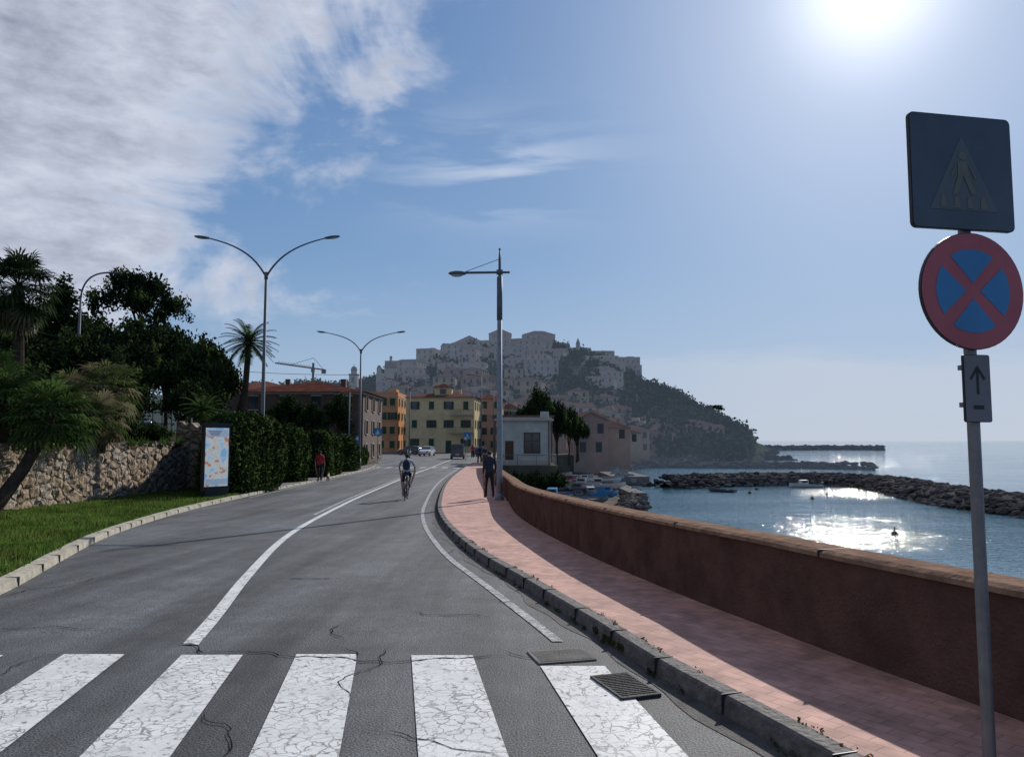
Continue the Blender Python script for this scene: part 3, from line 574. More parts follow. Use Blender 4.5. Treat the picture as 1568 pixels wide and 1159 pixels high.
mb.build('no_stopping_sign',[M_dark,M_red,M_blue],parent=sg)
mb=MB(); cz=2.01; splate(mb,rrect(0,cz,.155,.34,.012),0,.012,0); spoly(mb,rrect(0,cz,.147,.332,.01),.002,1)
spoly(mb,[(-.007,cz-.03),(.007,cz-.03),(.007,cz+.09),(-.007,cz+.09)],.004,0)
spoly(mb,[(0,cz+.115),(-.045,cz+.05),(-.035,cz+.042),(0,cz+.095)],.005,0); spoly(mb,[(0,cz+.115),(0,cz+.095),(.035,cz+.042),(.045,cz+.05)],.0055,0)
spoly(mb,[(-.03,cz-.105),(.03,cz-.105),(.03,cz-.085),(-.03,cz-.085)],.004,0)
mb.build('arrow_plate',[M_dark,M_splate],parent=sg)
def small_sign(x,y,z,kind='sq',s=.6):
    mb=MB(); mb.tube([(0,.04,-.7),(0,.04,z+s*.5)],.03,8,0)
    if kind=='sq': mb.box((0,0,z),(s,.02,s),1); mb.add([(-s*.33,-.014,z-s*.33),(s*.33,-.014,z-s*.33),(0,-.014,z+s*.33)],[(0,1,2)],2)
    else:
        mb.tube([(0,.012,z),(0,-.012,z)],s/2,20,1); mb.tube([(0,-.012,z),(0,-.016,z)],s*.3,20,2)
    mb.build('traffic_sign',[M_metal,M_blue,M_paint],loc=(x,y,0))
small_sign(-5.7,98,2.3,'sq',.9); small_sign(-13.6,78,2.6,'sq',.8); small_sign(-5.4,90,2.0,'c',.6); small_sign(-13.2,66,1.9,'c',.5)

# ------------------------------------------------------------------ advertising board
M_post=bpy.data.materials.new('poster'); M_post.use_nodes=True; N,L=nt(M_post); b=N['Principled BSDF']; b.inputs['Roughness'].default_value=.35
tc=N.new('ShaderNodeTexCoord'); n_=N.new('ShaderNodeTexNoise'); n_.inputs['Scale'].default_value=2.6; n_.inputs['Detail'].default_value=3; L.new(tc.outputs['Object'],n_.inputs['Vector'])
r_=N.new('ShaderNodeValToRGB'); r_.color_ramp.interpolation='CONSTANT'; e=r_.color_ramp.elements
e[0].color=(.35,.62,.85,1); e[1].position=.60; e[1].color=(.75,.3,.2,1)
for p,c in((.42,(.55,.78,.9,1)),(.48,(.85,.88,.88,1)),(.53,(.85,.75,.5,1)),(.57,(.8,.86,.88,1))): q=e.new(p); q.color=c
L.new(n_.outputs['Fac'],r_.inputs[0]); L.new(r_.outputs[0],b.inputs['Base Color']); b.inputs['Emission Strength'].default_value=.25; L.new(r_.outputs[0],b.inputs['Emission Color'])  # print also emits, a faint glow added to make the poster brighter
M_wh=mat('poster_white_glow',(.8,.82,.82),var=.05,haze=.3)  # haze term here only adds glow to brighten the white panels
mb=MB(); mb.box((0,0,.12),(.95,.3,.28),0); mb.box((0,0,1.45),(1.1,.16,2.5),0); mb.box((0,-.082,1.5),(.96,.01,2.2),1)
mb.box((0,-.09,2.40),(.9,.008,.28),2); mb.box((0,-.09,.58),(.9,.008,.22),2); mb.box((0,0,2.74),(1.16,.22,.08),0)
for k in range(5): mb.box((-.1,-.096,2.48-.04*k),(.55-.06*k,.004,.014),0)
mb.build('advertising_board',[M_dark,M_post,M_wh],loc=(-11.25,29.3,-.38),rotz=R(52),bevel=.012)

# ------------------------------------------------------------------ people
def person(name,J,E,parts,mats,extra=None,hair_mi=0,skin_mi=1,headc=None):
    names=list(J); idx={n:i for i,n in enumerate(names)}
    me=bpy.data.meshes.new(name+'_sk'); me.from_pydata([J[n][0] for n in names],[(idx[a],idx[b]) for a,b,_ in E],[])
    ob=bpy.data.objects.new(name+'_sk',me); COL.objects.link(ob)
    sk=ob.modifiers.new('s','SKIN'); sk.use_smooth_shade=True
    for i,n in enumerate(names):
        r=J[n][1]; r=r if hasattr(r,'__len__') else (r,r); me.skin_vertices[0].data[i].radius=r; me.skin_vertices[0].data[i].use_root=(i==0)
    su=ob.modifiers.new('u','SUBSURF'); su.levels=1; su.render_levels=1
    bpy.context.view_layer.update(); dg=bpy.context.evaluated_depsgraph_get(); m2=bpy.data.meshes.new_from_object(ob.evaluated_get(dg))
    bpy.data.objects.remove(ob)
    segs=[(Vector(J[a][0]),Vector(J[b][0]),mi) for a,b,mi in E]
    mb=MB(); mb.v=[tuple(v.co) for v in m2.vertices]; mb.f=[tuple(p.vertices) for p in m2.polygons]
    hc=Vector(headc)
    for p in m2.polygons:
        c=p.center; best=1e9; bm=0
        for a,b_,mi in segs:
            ab=b_-a; t=max(0,min(1,(c-a).dot(ab)/max(1e-9,ab.dot(ab)))); d=(c-a-ab*t).length
            if d<best: best=d; bm=mi
        if (c-hc).length<.16 and c.z>hc.z-.11: bm=hair_mi if (c.y<hc.y+.03 and c.z>hc.z-.08) or c.z>hc.z+.055 else skin_mi
        mb.m.append(bm)
    for s in(-1,1):
        mb.ell((hc.x+s*.032,hc.y+.078,hc.z+.0),(.014,.012,.010),len(mats)-2,8,5); mb.ell((hc.x+s*.032,hc.y+.088,hc.z),(.006,.005,.006),hair_mi,6,4)
        mb.ell((hc.x+s*.082,hc.y-.0,hc.z-.01),(.012,.022,.032),skin_mi,8,5)
    mb.ell((hc.x,hc.y+.095,hc.z-.025),(.012,.02,.024),skin_mi,8,5); mb.ell((hc.x,hc.y+.078,hc.z-.062),(.024,.012,.007),len(mats)-1,8,4)
    if extra: extra(mb)
    return mb
def hand(J,E,base,w,d,side,mi,curl=(0,0,0)):
    w=Vector(w); d=Vector(d).normalized(); c=Vector(curl); J[base+'p']=(tuple(w+d*.06),(.032,.018)); E.append((base+'w',base+'p',mi))
    perp=Vector((0,1,0)) if abs(d.y)<.7 else Vector((1,0,0))
    for k,(o,l) in enumerate(((-.024,.062),(-.008,.072),(.008,.068),(.022,.055))):
        a=w+d*.085+perp*o; b=a+d*l*.5+c*.01; e=a+d*l*.85+c*.035
        J[base+'f%d'%k]=(tuple(b),(.009,.009)); J[base+'g%d'%k]=(tuple(e),(.007,.007)); E+= [(base+'p',base+'f%d'%k,mi),(base+'f%d'%k,base+'g%d'%k,mi)]
    t=w+d*.05+perp*.045; J[base+'t']=(tuple(t),(.010,.010)); J[base+'u']=(tuple(t+d*.035+c*.01),(.008,.008)); E+=[(base+'p',base+'t',mi),(base+'t',base+'u',mi)]
def walker(name,top,pants,hair,legskin=False,stride=.28,sleeves=False):
    J={'pel':((0,0,.95),(.15,.11)),'sp':((0,.0,1.13),(.125,.095)),'ch':((0,.0,1.33),(.16,.11)),'nk':((0,.0,1.49),.055),'jw':((0,.02,1.565),.068),'hd':((0,.015,1.64),(.078,.092)),'tp':((0,.0,1.69),.065)}
    E=[('pel','sp',2),('sp','ch',2),('ch','nk',2),('nk','jw',1),('jw','hd',1),('hd','tp',0)]
    for s,n,f in((-1,'l',1),(1,'r',-1)):
        J[n+'s']=((s*.18,0,1.40),.062); J[n+'e']=((s*.23,-.06*f-.03,1.13),.045); J[n+'w']=((s*.24,.1*f*-1+.06,.90),.03)
        E+=[('ch',n+'s',2),(n+'s',n+'e',2 if sleeves else 2),(n+'e',n+'w',2 if sleeves else 1)]
        hand(J,E,n,J[n+'w'][0],(0,.1,-1),s,1,(-s*.6,.2,0))
        J[n+'h']=((s*.09,0,.88),.09); J[n+'k']=((s*.10,.06+stride*.35*f,.49),.06); J[n+'a']=((s*.10,stride*f*.8-.02,.09+(.05 if f<0 else 0)),.042); J[n+'t']=((s*.11,stride*f*.8+.14,.045),(.042,.03))
        E+=[('pel',n+'h',3),(n+'h',n+'k',3),(n+'k',n+'a',1 if legskin else 3),(n+'a',n+'t',4)]
    mats=[hair,M_skin,top,pants,M_shoe,M_eye,M_lip]
    return J,E,mats
M_skin=mat('skin',(.36,.22,.16),rough=.6,var=.08); M_eye=mat('eye_white',(.8,.8,.8),rough=.3,var=.02); M_lip=mat('lips',(.4,.15,.13),var=.05); M_shoe=mat('shoes',(.12,.12,.13),var=.2)
M_hair=mat('hair_dark',(.025,.018,.012),var=.3,scale=40); M_navy=mat('cloth_navy',(.025,.035,.06),var=.25,scale=6,bump=.3); M_black=mat('cloth_black',(.02,.02,.022),var=.25,bump=.3); M_redc=mat('cloth_red',(.45,.03,.04),var=.25,scale=5,bump=.3)
M_grey=mat('cloth_grey',(.16,.17,.19),var=.2,bump=.3); M_khaki=mat('cloth_khaki',(.25,.21,.15),var=.2,bump=.3); M_white=mat('cloth_white',(.40,.43,.50),var=.12,bump=.3)
J,E,ms=walker('w',M_redc,M_black,M_hair,stride=.3)
def hair_long(mb): mb.ell((0,-.05,1.60),(.075,.05,.12),0,10,6)
mb=person('pedestrian',J,E,None,ms,extra=hair_long,headc=(0,.015,1.635)); red=mb.build('pedestrian',ms,smooth=True,loc=(-10.75,43.2,roadz(43)),rotz=.1)
J,E,ms=walker('w',M_navy,M_black,M_hair,stride=.2,sleeves=True)
mb=person('pedestrian',J,E,None,ms,headc=(0,.015,1.635)); man=mb.build('pedestrian',ms,smooth=True,loc=(-.80,27.6,roadz(27.4)+.12),rotz=.25)
J,E,ms=walker('w',M_grey,M_khaki,M_hair,stride=.25,sleeves=True); mb=person('pedestrian',J,E,None,ms,headc=(0,.015,1.635)); p3=mb.build('pedestrian',ms,smooth=True,loc=(-2.6,72,roadz(72)+.12),rotz=.1)
for (x,y,r,src) in [(-3.1,74,.3,man),(-3.0,84,3,p3),(-2.4,68,2.8,man),(-4.9,96,0,red),(-18,104,1,p3)]:
    o=bpy.data.objects.new('pedestrian',src.data); COL.objects.link(o); o.location=(x,y,roadz(y)+.1); o.rotation_euler[2]=r
J={'b':((0,-.12,.27),(.07,.08)),'c':((0,.12,.29),(.08,.1)),'n':((0,.22,.37),.05),'h':((0,.28,.43),.055),'m':((0,.37,.41),.025),'t1':((0,-.24,.34),.018),'t2':((0,-.30,.44),.01),
'fl':((-.05,.13,.2),.03),'flk':((-.05,.12,.11),.02),'flp':((-.05,.14,.02),.018),'fr':((.05,.13,.2),.03),'frk':((.05,.16,.11),.02),'frp':((.05,.19,.02),.018),
'bl':((-.05,-.10,.2),.04),'blk':((-.05,-.18,.11),.02),'blp':((-.05,-.14,.02),.018),'br':((.05,-.10,.2),.04),'brk':((.05,-.14,.11),.02),'brp':((.05,-.09,.02),.018)}
E=[('b','c',2),('c','n',2),('n','h',2),('h','m',2),('b','t1',2),('t1','t2',2)]+[(a,b,2) for a,b in(('c','fl'),('fl','flk'),('flk','flp'),('c','fr'),('fr','frk'),('frk','frp'),('b','bl'),('bl','blk'),('blk','blp'),('b','br'),('br','brk'),('brk','brp'))]
M_dog=mat('dog_fur',(.35,.27,.18),var=.3,scale=20)
names=list(J); me=bpy.data.meshes.new('d'); me.from_pydata([J[n][0] for n in names],[(names.index(a),names.index(b)) for a,b,_ in E],[]); ob=bpy.data.objects.new('d',me); COL.objects.link(ob); ob.modifiers.new('s','SKIN')
for i,n in enumerate(names):
    r=J[n][1]; me.skin_vertices[0].data[i].radius=r if hasattr(r,'__len__') else (r,r); me.skin_vertices[0].data[i].use_root=(i==0)
ob.modifiers.new('u','SUBSURF').levels=1; bpy.context.view_layer.update(); m2=bpy.data.meshes.new_from_object(ob.evaluated_get(bpy.context.evaluated_depsgraph_get())); bpy.data.objects.remove(ob)
mb=MB(); mb.add([v.co for v in m2.vertices],[tuple(p.vertices) for p in m2.polygons]); 
for s in(-1,1): mb.ell((s*.035,.26,.485),(.015,.02,.035),0,6,4); mb.ell((s*.022,.325,.445),(.007,.007,.007),1,6,4)
mb.ell((0,.395,.415),(.012,.01,.01),1,6,4); mb.build('dog',[M_dog,M_dark],smooth=True,loc=(-10.3,43.3,roadz(43)),rotz=.1)
J={'pel':((0,-.22,1.03),(.145,.12)),'sp':((0,-.15,1.19),(.125,.10)),'ch':((0,-.02,1.38),(.155,.11)),'nk':((0,.05,1.51),.055),'jw':((0,.09,1.575),.066),'hd':((0,.09,1.65),(.078,.09)),'tp':((0,.075,1.70),.065)}
E=[('pel','sp',2),('sp','ch',2),('ch','nk',2),('nk','jw',1),('jw','hd',1),('hd','tp',0)]
for s,n,kn,an_ in((-1,'l',(.02,.68),(-.12,.21)),(1,'r',(.17,.87),(-.12,.54))):
    J[n+'s']=((s*.19,.01,1.44),.06); J[n+'e']=((s*.29,.14,1.22),.042); J[n+'w']=((s*.28,.34,1.09),.028); E+=[('ch',n+'s',2),(n+'s',n+'e',2),(n+'e',n+'w',1)]
    hand(J,E,n,J[n+'w'][0],(0,1,-.35),s,1,(0,.2,-.9))
    J[n+'h']=((s*.09,-.18,.98),.088); J[n+'k']=((s*.13,kn[0],kn[1]),.058); J[n+'a']=((s*.12,an_[0],an_[1]),.04); J[n+'t']=((s*.12,an_[0]+.16,an_[1]-.06),(.04,.028))
    E+=[('pel',n+'h',3),(n+'h',n+'k',3),(n+'k',n+'a',1),(n+'a',n+'t',4)]
ms=[M_hair,M_skin,M_white,M_navy,M_shoe,M_eye,M_lip]
cyc=bpy.data.objects.new('cyclist',None); COL.objects.link(cyc); cyc.location=(-3.95,29,roadz(29)); cyc.rotation_euler[2]=.06
def pack(mb): mb.ell((0,-.20,1.28),(.145,.09,.22),3,12,8)
mb=person('rider',J,E,None,ms,extra=pack,headc=(0,.09,1.645)); mb.build('rider',ms,smooth=True,parent=cyc)
mb=MB()
def wheel(y):
    for rr,w,mi in((.335,.022,0),(.315,.011,1)):
        mb.tube([(0,y+rr*math.cos(i*math.pi/16),.345+rr*math.sin(i*math.pi/16)) for i in range(33)],w,8,mi,cap=False)
    for i in range(14): a=i*2*math.pi/14; mb.tube([(0,y,.345),(0,y+.31*math.cos(a),.345+.31*math.sin(a))],.003,3,1,cap=False)
    mb.tube([(-.06,y,.345),(.06,y,.345)],.022,8,1)
wheel(-.52); wheel(.55)
BB=(0,-.07,.30); ST=(0,-.22,.86); HT=(0,.36,.92); HB=(0,.41,.76)
for a,b,r in((BB,ST,.018),(ST,(0,.37,.88),.017),(BB,HB,.02),(HT,HB,.022),(HB,(0,.43,.66),.02)): mb.tube([a,b],r,8,2)
for s in(-1,1):
    mb.tube([(s*.02,-.07,.3),(s*.055,-.52,.345)],.011,6,2); mb.tube([(s*.02,-.2,.8),(s*.055,-.52,.345)],.009,6,2); mb.tube([(s*.05,.43,.7),(s*.055,.55,.345)],.013,6,2)
mb.tube([ST,(0,-.235,.93)],.014,8,1); mb.ell((0,-.25,.945),(.07,.13,.03),0,12,6); mb.tube([HT,(0,.35,1.02)],.015,8,1)
mb.tube([(-.31,.37,1.045),(-.12,.39,1.04),(0,.36,1.02),(.12,.39,1.04),(.31,.37,1.045)],.012,8,0); 
mb.tube([(.07,-.07,.3),(.075,-.09,.46)],.01,6,1); mb.tube([(-.07,-.07,.3),(-.075,-.05,.13)],.01,6,1); mb.box((.12,-.06,.465),(.1,.09,.02),0); mb.box((-.12,-.04,.125),(.1,.09,.02),0)
mb.tube([(.045,-.07,.3),(.05,-.07,.3)],.09,18,1); mb.box((0,-.56,.75),(.05,.02,.05),3)
mb.build('bicycle',[M_dark,M_metal,M_navy,M_redc],parent=cyc)

# ------------------------------------------------------------------ cars
def car(name,x,y,rot,col,van=False,L=4.2):
    mb=MB(); W=.86
    if van: st=[(-2.2,.35,1.0,1.85,.80),(-2.1,.25,1.0,1.93,.78),(.9,.25,1.0,1.93,.78),(1.25,.25,1.0,1.5,.72),(1.6,.28,.98,1.02,.78),(2.1,.32,.82,.84,.8),(2.3,.4,.7,.72,.75)]
    else: st=[(-2.05,.4,.85,.87,.7),(-1.98,.28,.95,1.1,.74),(-1.6,.25,.95,1.40,.62),(-.6,.25,.93,1.47,.62),(.3,.25,.92,1.42,.60),(1.0,.25,.90,.98,.70),(1.7,.28,.80,.82,.78),(2.05,.36,.62,.64,.72)]
    vs=[];n=8
    for (yy,zb,zs,zt,wt) in st:
        wb=W*(.9 if abs(yy)>1.9 else 1); ring=[(-wb*.93,zb),(-wb,(zb+zs)/2),(-wb*.97,zs),(-wt,zt),(wt,zt),(wb*.97,zs),(wb,(zb+zs)/2),(wb*.93,zb)]
        vs+=[(a,yy,b) for a,b in ring]
    fs=[];ms=[]
    for i in range(len(st)-1):
        for k in range(n):
            fs.append((i*n+k,i*n+(k+1)%n,(i+1)*n+(k+1)%n,(i+1)*n+k)); gl=(k in(2,4)) and (st[i][3]-st[i][2]>.2 or st[i+1][3]-st[i+1][2]>.2) and not(van and i<2); 
            if k==3 and ((not van and i in(1,4)) or (van and i==2+1)): gl=True
            ms.append(1 if gl else 0)
    fs.append(tuple(range(n))); ms.append(0); fs.append(tuple((len(st)-1)*n+k for k in range(n))[::-1]); ms.append(0)
    mb.v=vs; mb.f=fs; mb.m=ms
    if van: mb.box((0,-2.21,1.5),(1.2,.02,.5),1)
    for yy in(-1.3,1.3):
        for s in(-1,1): mb.tube([(s*.66,yy,.32),(s*.88,yy,.32)],.32,18,2); mb.tube([(s*.88,yy,.32),(s*.89,yy,.32)],.19,12,3)
    for s in(-1,1): mb.box((s*.68,-2.06 if not van else -2.2,.85),(.2,.06,.16),4); mb.box((s*.6,2.04 if not van else 2.26,.66),(.28,.08,.13),3); mb.box((s*.98,.75,.98),(.16,.1,.12),0)
    mb.box((0,-2.06 if not van else -2.22,.6),(.5,.04,.11),5); mb.box((0,2.07 if not van else 2.31,.5),(.5,.03,.11),5)
    mb.build(name,[col,M_glass,M_dark,M_metal,M_redc,M_eye],loc=(x,y,roadz(y)),rotz=rot,bevel=.03)
M_cw=mat('car_white',(.6,.6,.6),rough=.3,var=.04,spec=.5); M_cg=mat('car_grey',(.10,.11,.12),rough=.3,var=.05,spec=.5); M_cs=mat('car_silver',(.35,.36,.37),rough=.3,var=.05,spec=.5); M_cb=mat('car_blue',(.05,.08,.16),rough=.3,var=.05,spec=.5)
car('parked_car',-13.0,118,math.pi*.95,M_cw); car('parked_van',-6.9,98,.05,M_cg,van=True); car('parked_car',-24.6,116,1.4,M_cw); car('parked_car',-22.3,110,1.4,M_cs); car('parked_car',-20,100,-.3,M_cg); car('parked_car',-5.0,116,.1,M_cb); car('parked_car',-16.6,126,1.2,M_cg)
def scooter(x,y,z,rot):
    mb=MB()
    for yy in(-.6,.6): mb.tube([(-.05,yy,.23),(.05,yy,.23)],.23,16,1)
    mb.ell((0,-.45,.55),(.16,.42,.2),0); mb.ell((0,-.35,.74),(.14,.36,.07),1); mb.box((0,.05,.3),(.3,.5,.06),0); mb.ell((0,.42,.62),(.2,.07,.38),0); mb.tube([(0,.58,.25),(0,.42,1.0)],.03,8,2); mb.tube([(-.32,.38,1.02),(.32,.38,1.02)],.018,8,1); mb.ell((0,.46,.98),(.1,.07,.09),0)
    mb.build('scooter',[M_cw,M_dark,M_metal],smooth=True,loc=(x,y,z),rotz=rot)
scooter(-17.0,34.9,1.95,1.2); scooter(-16.0,120,-.6,.4); scooter(-4.3,108,-.48,1.2); scooter(-23.4,121,-.6,.4)

# ------------------------------------------------------------------ buildings
def house(name,x,y,z,w,d,h,rot,mats,roof='hip',floors=3,cols=4,rise=1.6,shut=True,found=6,ww=.95,wh=1.45,over=.45,door=False,arch=False,gf=True):
    mb=MB(); mb.box((0,0,(h-found)/2),(w,d,h+found),0)
    ft=h/floors
    def win(face,u,zc,a=ww,b=wh):
        if face=='f': c=lambda du,dz,o:(u+du,-d/2-o,zc+dz); sz=lambda s1,s2,t:(s1,t,s2)
        if face=='l': c=lambda du,dz,o:(-w/2-o,u+du,zc+dz); sz=lambda s1,s2,t:(t,s1,s2)
        if face=='r': c=lambda du,dz,o:(w/2+o,u+du,zc+dz); sz=lambda s1,s2,t:(t,s1,s2)
        mb.box(c(0,0,.005),sz(a,b,.03),2)
        if shut:
            mb.box(c(0,-b/2-.05,.05),sz(a+.2,.09,.14),4)
            mb.box(c(0,b/2+.05,.03),sz(a+.16,.10,.08),4)
            if (hash((round(u*7),round(zc*3)))%5)==0: mb.box(c(0,0,.05),sz(a,b-.02,.05),3)
            else:
                for s in(-1,1): mb.box(c(s*(a*.75+.02),0,.045),sz(a*.48,b,.05),3)
    for f in range(floors):
        zc=ft*f+ft*.55
        if f==0 and not gf: continue
        for k in range(cols):
            u=-w/2+w*(k+.5)/cols
            if not shut: 
                u+=random.uniform(-.2,.2)
                if random.random()<.15: continue
            if f==0 and door and k==cols//2: 
                mb.box((u,-d/2-.005,1.15),(1.1,.04,2.3),3); continue
            win('f',u,zc)
        cs=max(1,int(d/3.6))
        for k in range(cs):
            u=-d/2+d*(k+.5)/cs; win('l',u,zc); win('r',u,zc)
    mb.box((0,0,h-.12),(w+.16,d+.16,.18),4)
    ow,od=w/2+over,d/2+over
    if roof=='hip':
        k=min(ow,od); rx=max(0.05,ow-k); ry=max(.05,od-k)
        vs=[(-ow,-od,h),(ow,-od,h),(ow,od,h),(-ow,od,h),(-rx,-ry,h+rise),(rx,-ry,h+rise),(rx,ry,h+rise),(-rx,ry,h+rise)]
        mb.add(vs,[(0,1,5,4),(1,2,6,5),(2,3,7,6),(3,0,4,7),(4,5,6,7),(3,2,1,0)],1)
    elif roof=='gable':
        mb.add([(-w/2+.003,-d/2+.003,h),(w/2-.003,-d/2+.003,h),(0,-d/2+.003,h+rise*.93)],[(0,1,2)],0); mb.add([(-w/2,d/2,h),(w/2,d/2,h),(0,d/2,h+rise*.93)],[(2,1,0)],0)
        mb.add([(-ow,-od,h-.1),(0,-od,h+rise),(0,od,h+rise),(-ow,od,h-.1),(ow,-od,h-.1),(ow,od,h-.1),(-ow,-od,h-.25),(0,-od,h+rise-.16),(ow,-od,h-.25)],[(0,3,2,1),(1,2,5,4),(0,1,7,6),(1,4,8,7)],1)
    elif roof=='gablex':
        mb.add([(-ow,-od,h),(ow,-od,h),(ow,0,h+rise),(-ow,0,h+rise),(ow,od,h),(-ow,od,h)],[(0,1,2,3),(3,2,4,5),(0,3,5),(1,4,2)],1)
    else:
        for s in(-1,1): mb.box((0,s*(d/2-.1),h+.35),(w,.2,.7),0); mb.box((s*(w/2-.1),0,h+.35),(.2,d-.41,.7),0)
        mb.box((w*.2,d*.1,h+.8),(w*.25,d*.3,1.6),0)
    if roof in('hip','gable','gablex'): mb.box((w*.22,d*.12,h+rise*.8),(.6,.6,1.5),0)
    return mb.build(name,mats,loc=(x,y,z),rotz=rot)
def tile_mat(name,col,haze=None): return mat(name,col,var=.35,scale=1.2,haze=haze,bump=.4,bscale=8,spec=.08)
M_tile=tile_mat('roof_tiles',(.17,.08,.06)); M_trim=mat('trim_pale',(.45,.42,.37),var=.1,spec=.1); M_green=mat('shutter_green',(.03,.08,.05),var=.1); M_brown=mat('shutter_brown',(.10,.06,.04),var=.15)
M_yel=mat('plaster_yellow',(.62,.51,.30),var=.15,scale=.6,spec=.1); M_or=mat('plaster_orange',(.56,.30,.16),var=.15,scale=.6,spec=.1); M_pink=mat('plaster_pink',(.45,.29,.23),var=.15,scale=.6,spec=.1); M_cream=mat('plaster_cream',(.48,.50,.46),var=.15,scale=.8,spec=.1); M_brn=mat('plaster_brown',(.11,.075,.06),var=.2,scale=.6)
house('yellow_apartment_building',-13.4,153,-.6,13.2,12,10.6,-.06,[M_yel,M_tile,M_glass,M_green,M_trim],'hip',3,4,1.4,door=True)
mb=MB()
for k in(0,1):
    mb.box((-9.6,146.0,3.2+k*3.4),(4.6,1.2,.14),0)
    for i in range(16): mb.tube([(-11.8+i*.29,145.5,3.2+k*3.4),(-11.8+i*.29,145.5,4.2+k*3.4)],.02,4,1)
    mb.tube([(-11.9,145.5,4.2+k*3.4),(-7.3,145.5,4.2+k*3.4)],.03,5,1)
mb.build('balcony',[M_trim,M_dark])
mb=MB(); mb.box((0,0,.9),(3.4,3,1.8),0); mb.box((0,-1.52,1.0),(1.2,.04,1.0),1); mb.add([(-2,-1.8,1.8),(2,-1.8,1.8),(2,1.8,1.8),(-2,1.8,1.8),(0,0,2.7)],[(0,1,4),(1,2,4),(2,3,4),(3,0,4)],2); mb.build('roof_dormer',[M_yel,M_glass,M_tile],loc=(-13.4,150.5,10.2))
house('orange_apartment_building',-25.8,158,-.6,6.4,12,11.2,.0,[M_or,M_tile,M_glass,M_green,M_trim],'flat',4,3)
house('pink_house',-21.9,170,-.6,4.6,8,8.6,.0,[M_pink,M_tile,M_glass,M_brown,M_trim],'hip',3,2,1.2)
house('orange_house',-19.8,182,-.6,7,9,5.5,.0,[M_or,M_tile,M_glass,M_brown,M_trim],'hip',2,3,1.2)
house('red_roofed_house',-22.6,88,-.8,13.4,12,7.7,.0,[M_brn,tile_mat('tiles_dark',(.11,.045,.035)),M_glass,M_brown,M_trim],'hip',3,4,1.5)
house('brown_house',-32,100,-.8,11,12,8.6,.1,[M_brn,M_tile,M_glass,M_brown,M_trim],'hip',3,4,1.6)
house('pink_apartment_building',-4.6,168,-.6,5.5,12,11.0,-.05,[M_pink,M_tile,M_glass,M_green,M_trim],'hip',4,2,1.2)
house('cream_apartment_building',-.4,176,-.6,4.2,12,9.4,-.05,[M_cream,M_tile,M_glass,M_green,M_trim],'hip',3,2,1.2)
mb=MB(); kx,ky=1.15,76.2
mb.box((0,0,1.2),(5.0,6,6.2),0); mb.box((0,0,4.30),(5.6,6.6,.22),1); mb.box((0,0,4.46),(5.2,6.2,.12),1); mb.box((0,-3.03,.25),(5.1,.12,.5),1)
mb.box((.75,-3.005,2.1),(1.5,.04,1.8),2)
for s in(-1,0,1): mb.box((.75+s*.74,-3.04,2.1),(.08,.06,1.9),3)
for s in(-1,1): mb.box((.75,-3.045,2.1+s*.94),(1.6,.07,.09),3)
mb.box((.75,-3.04,2.3),(1.5,.055,.05),3); mb.box((.75,-3.06,1.05),(1.9,.2,.1),1)
mb.box((-1.4,-3.015,1.3),(.8,.05,2.0),3); mb.box((-2.53,-1,2.2),(.06,1.4,1.6),2); mb.box((2.53,-1,2.2),(.06,1.4,1.6),2)
mb.box((2.0,-2.0,4.8),(.8,.8,.6),0); mb.tube([(-1.5,0,4.4),(-1.5,0,6.6)],.03,6,3)
for x in(-2.35,2.35): mb.tube([(x,-3.09,4.2),(x,-3.09,0)],.05,6,3)
mb.build('seafront_kiosk',[M_cream,M_trim,M_glass,M_brown],loc=(kx,ky,-.6),bevel=.02)
mb=MB(); mb.box((1.2,83,4.3),(6.6,3,.2)); 
for x in(-1.8,4.2): mb.tube([(x,81.8,-.6),(x,81.8,4.3)],.09,8)
mb.build('canopy',[M_brn])

# ------------------------------------------------------------------ town hill (far, aerial haze painted as a glow in the materials)
ridge_pts=[(-600,30),(-300,30),(-160,31),(-108,33),(-81,41),(-59,50),(-37,57),(-10,59),(29,58),(65,49),(84,38),(100,31),(115,26.5),(129,19),(140,12),(150,7),(163,1),(175,-4),(190,-8),(400,-9)]
rx_=np.array([p[0] for p in ridge_pts]); rz_=np.array([p[1] for p in ridge_pts])
def hz(x,y):
    xr=x*520/min(y,520) if x>0 else x*(520/max(300,min(y,520)))
    r=float(np.interp(xr,rx_,rz_)); S=ss(180,530,y) if y<=530 else 1-ss(560,1100,y)*.8
    z=r*S-2.6*(1-S) if r>0 else r
    z+= (math.sin(x*.13+y*.05)+math.sin(y*.11-x*.04))*.8*S
    if xr>60: z=z-ss(60,160,xr)*(1-ss(200,420,y))*2.2
    t=ss(165,200,y); return z*t-6*(1-t)
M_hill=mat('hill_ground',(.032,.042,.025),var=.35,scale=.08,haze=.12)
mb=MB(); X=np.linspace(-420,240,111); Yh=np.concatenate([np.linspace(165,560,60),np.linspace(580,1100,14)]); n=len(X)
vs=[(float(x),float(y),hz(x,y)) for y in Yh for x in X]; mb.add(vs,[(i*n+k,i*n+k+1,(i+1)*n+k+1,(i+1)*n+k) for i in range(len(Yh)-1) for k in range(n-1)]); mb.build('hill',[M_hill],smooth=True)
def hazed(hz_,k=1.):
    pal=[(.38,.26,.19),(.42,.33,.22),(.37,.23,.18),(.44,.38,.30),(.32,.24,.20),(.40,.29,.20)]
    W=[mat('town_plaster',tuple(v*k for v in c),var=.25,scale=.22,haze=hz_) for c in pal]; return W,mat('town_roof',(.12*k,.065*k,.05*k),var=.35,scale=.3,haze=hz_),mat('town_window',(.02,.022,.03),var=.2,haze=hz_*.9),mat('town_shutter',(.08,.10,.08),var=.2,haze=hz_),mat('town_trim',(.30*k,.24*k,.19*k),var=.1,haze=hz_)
FAR=hazed(.20,.52); MID=hazed(.12,.66); NEAR=hazed(.04,.88)
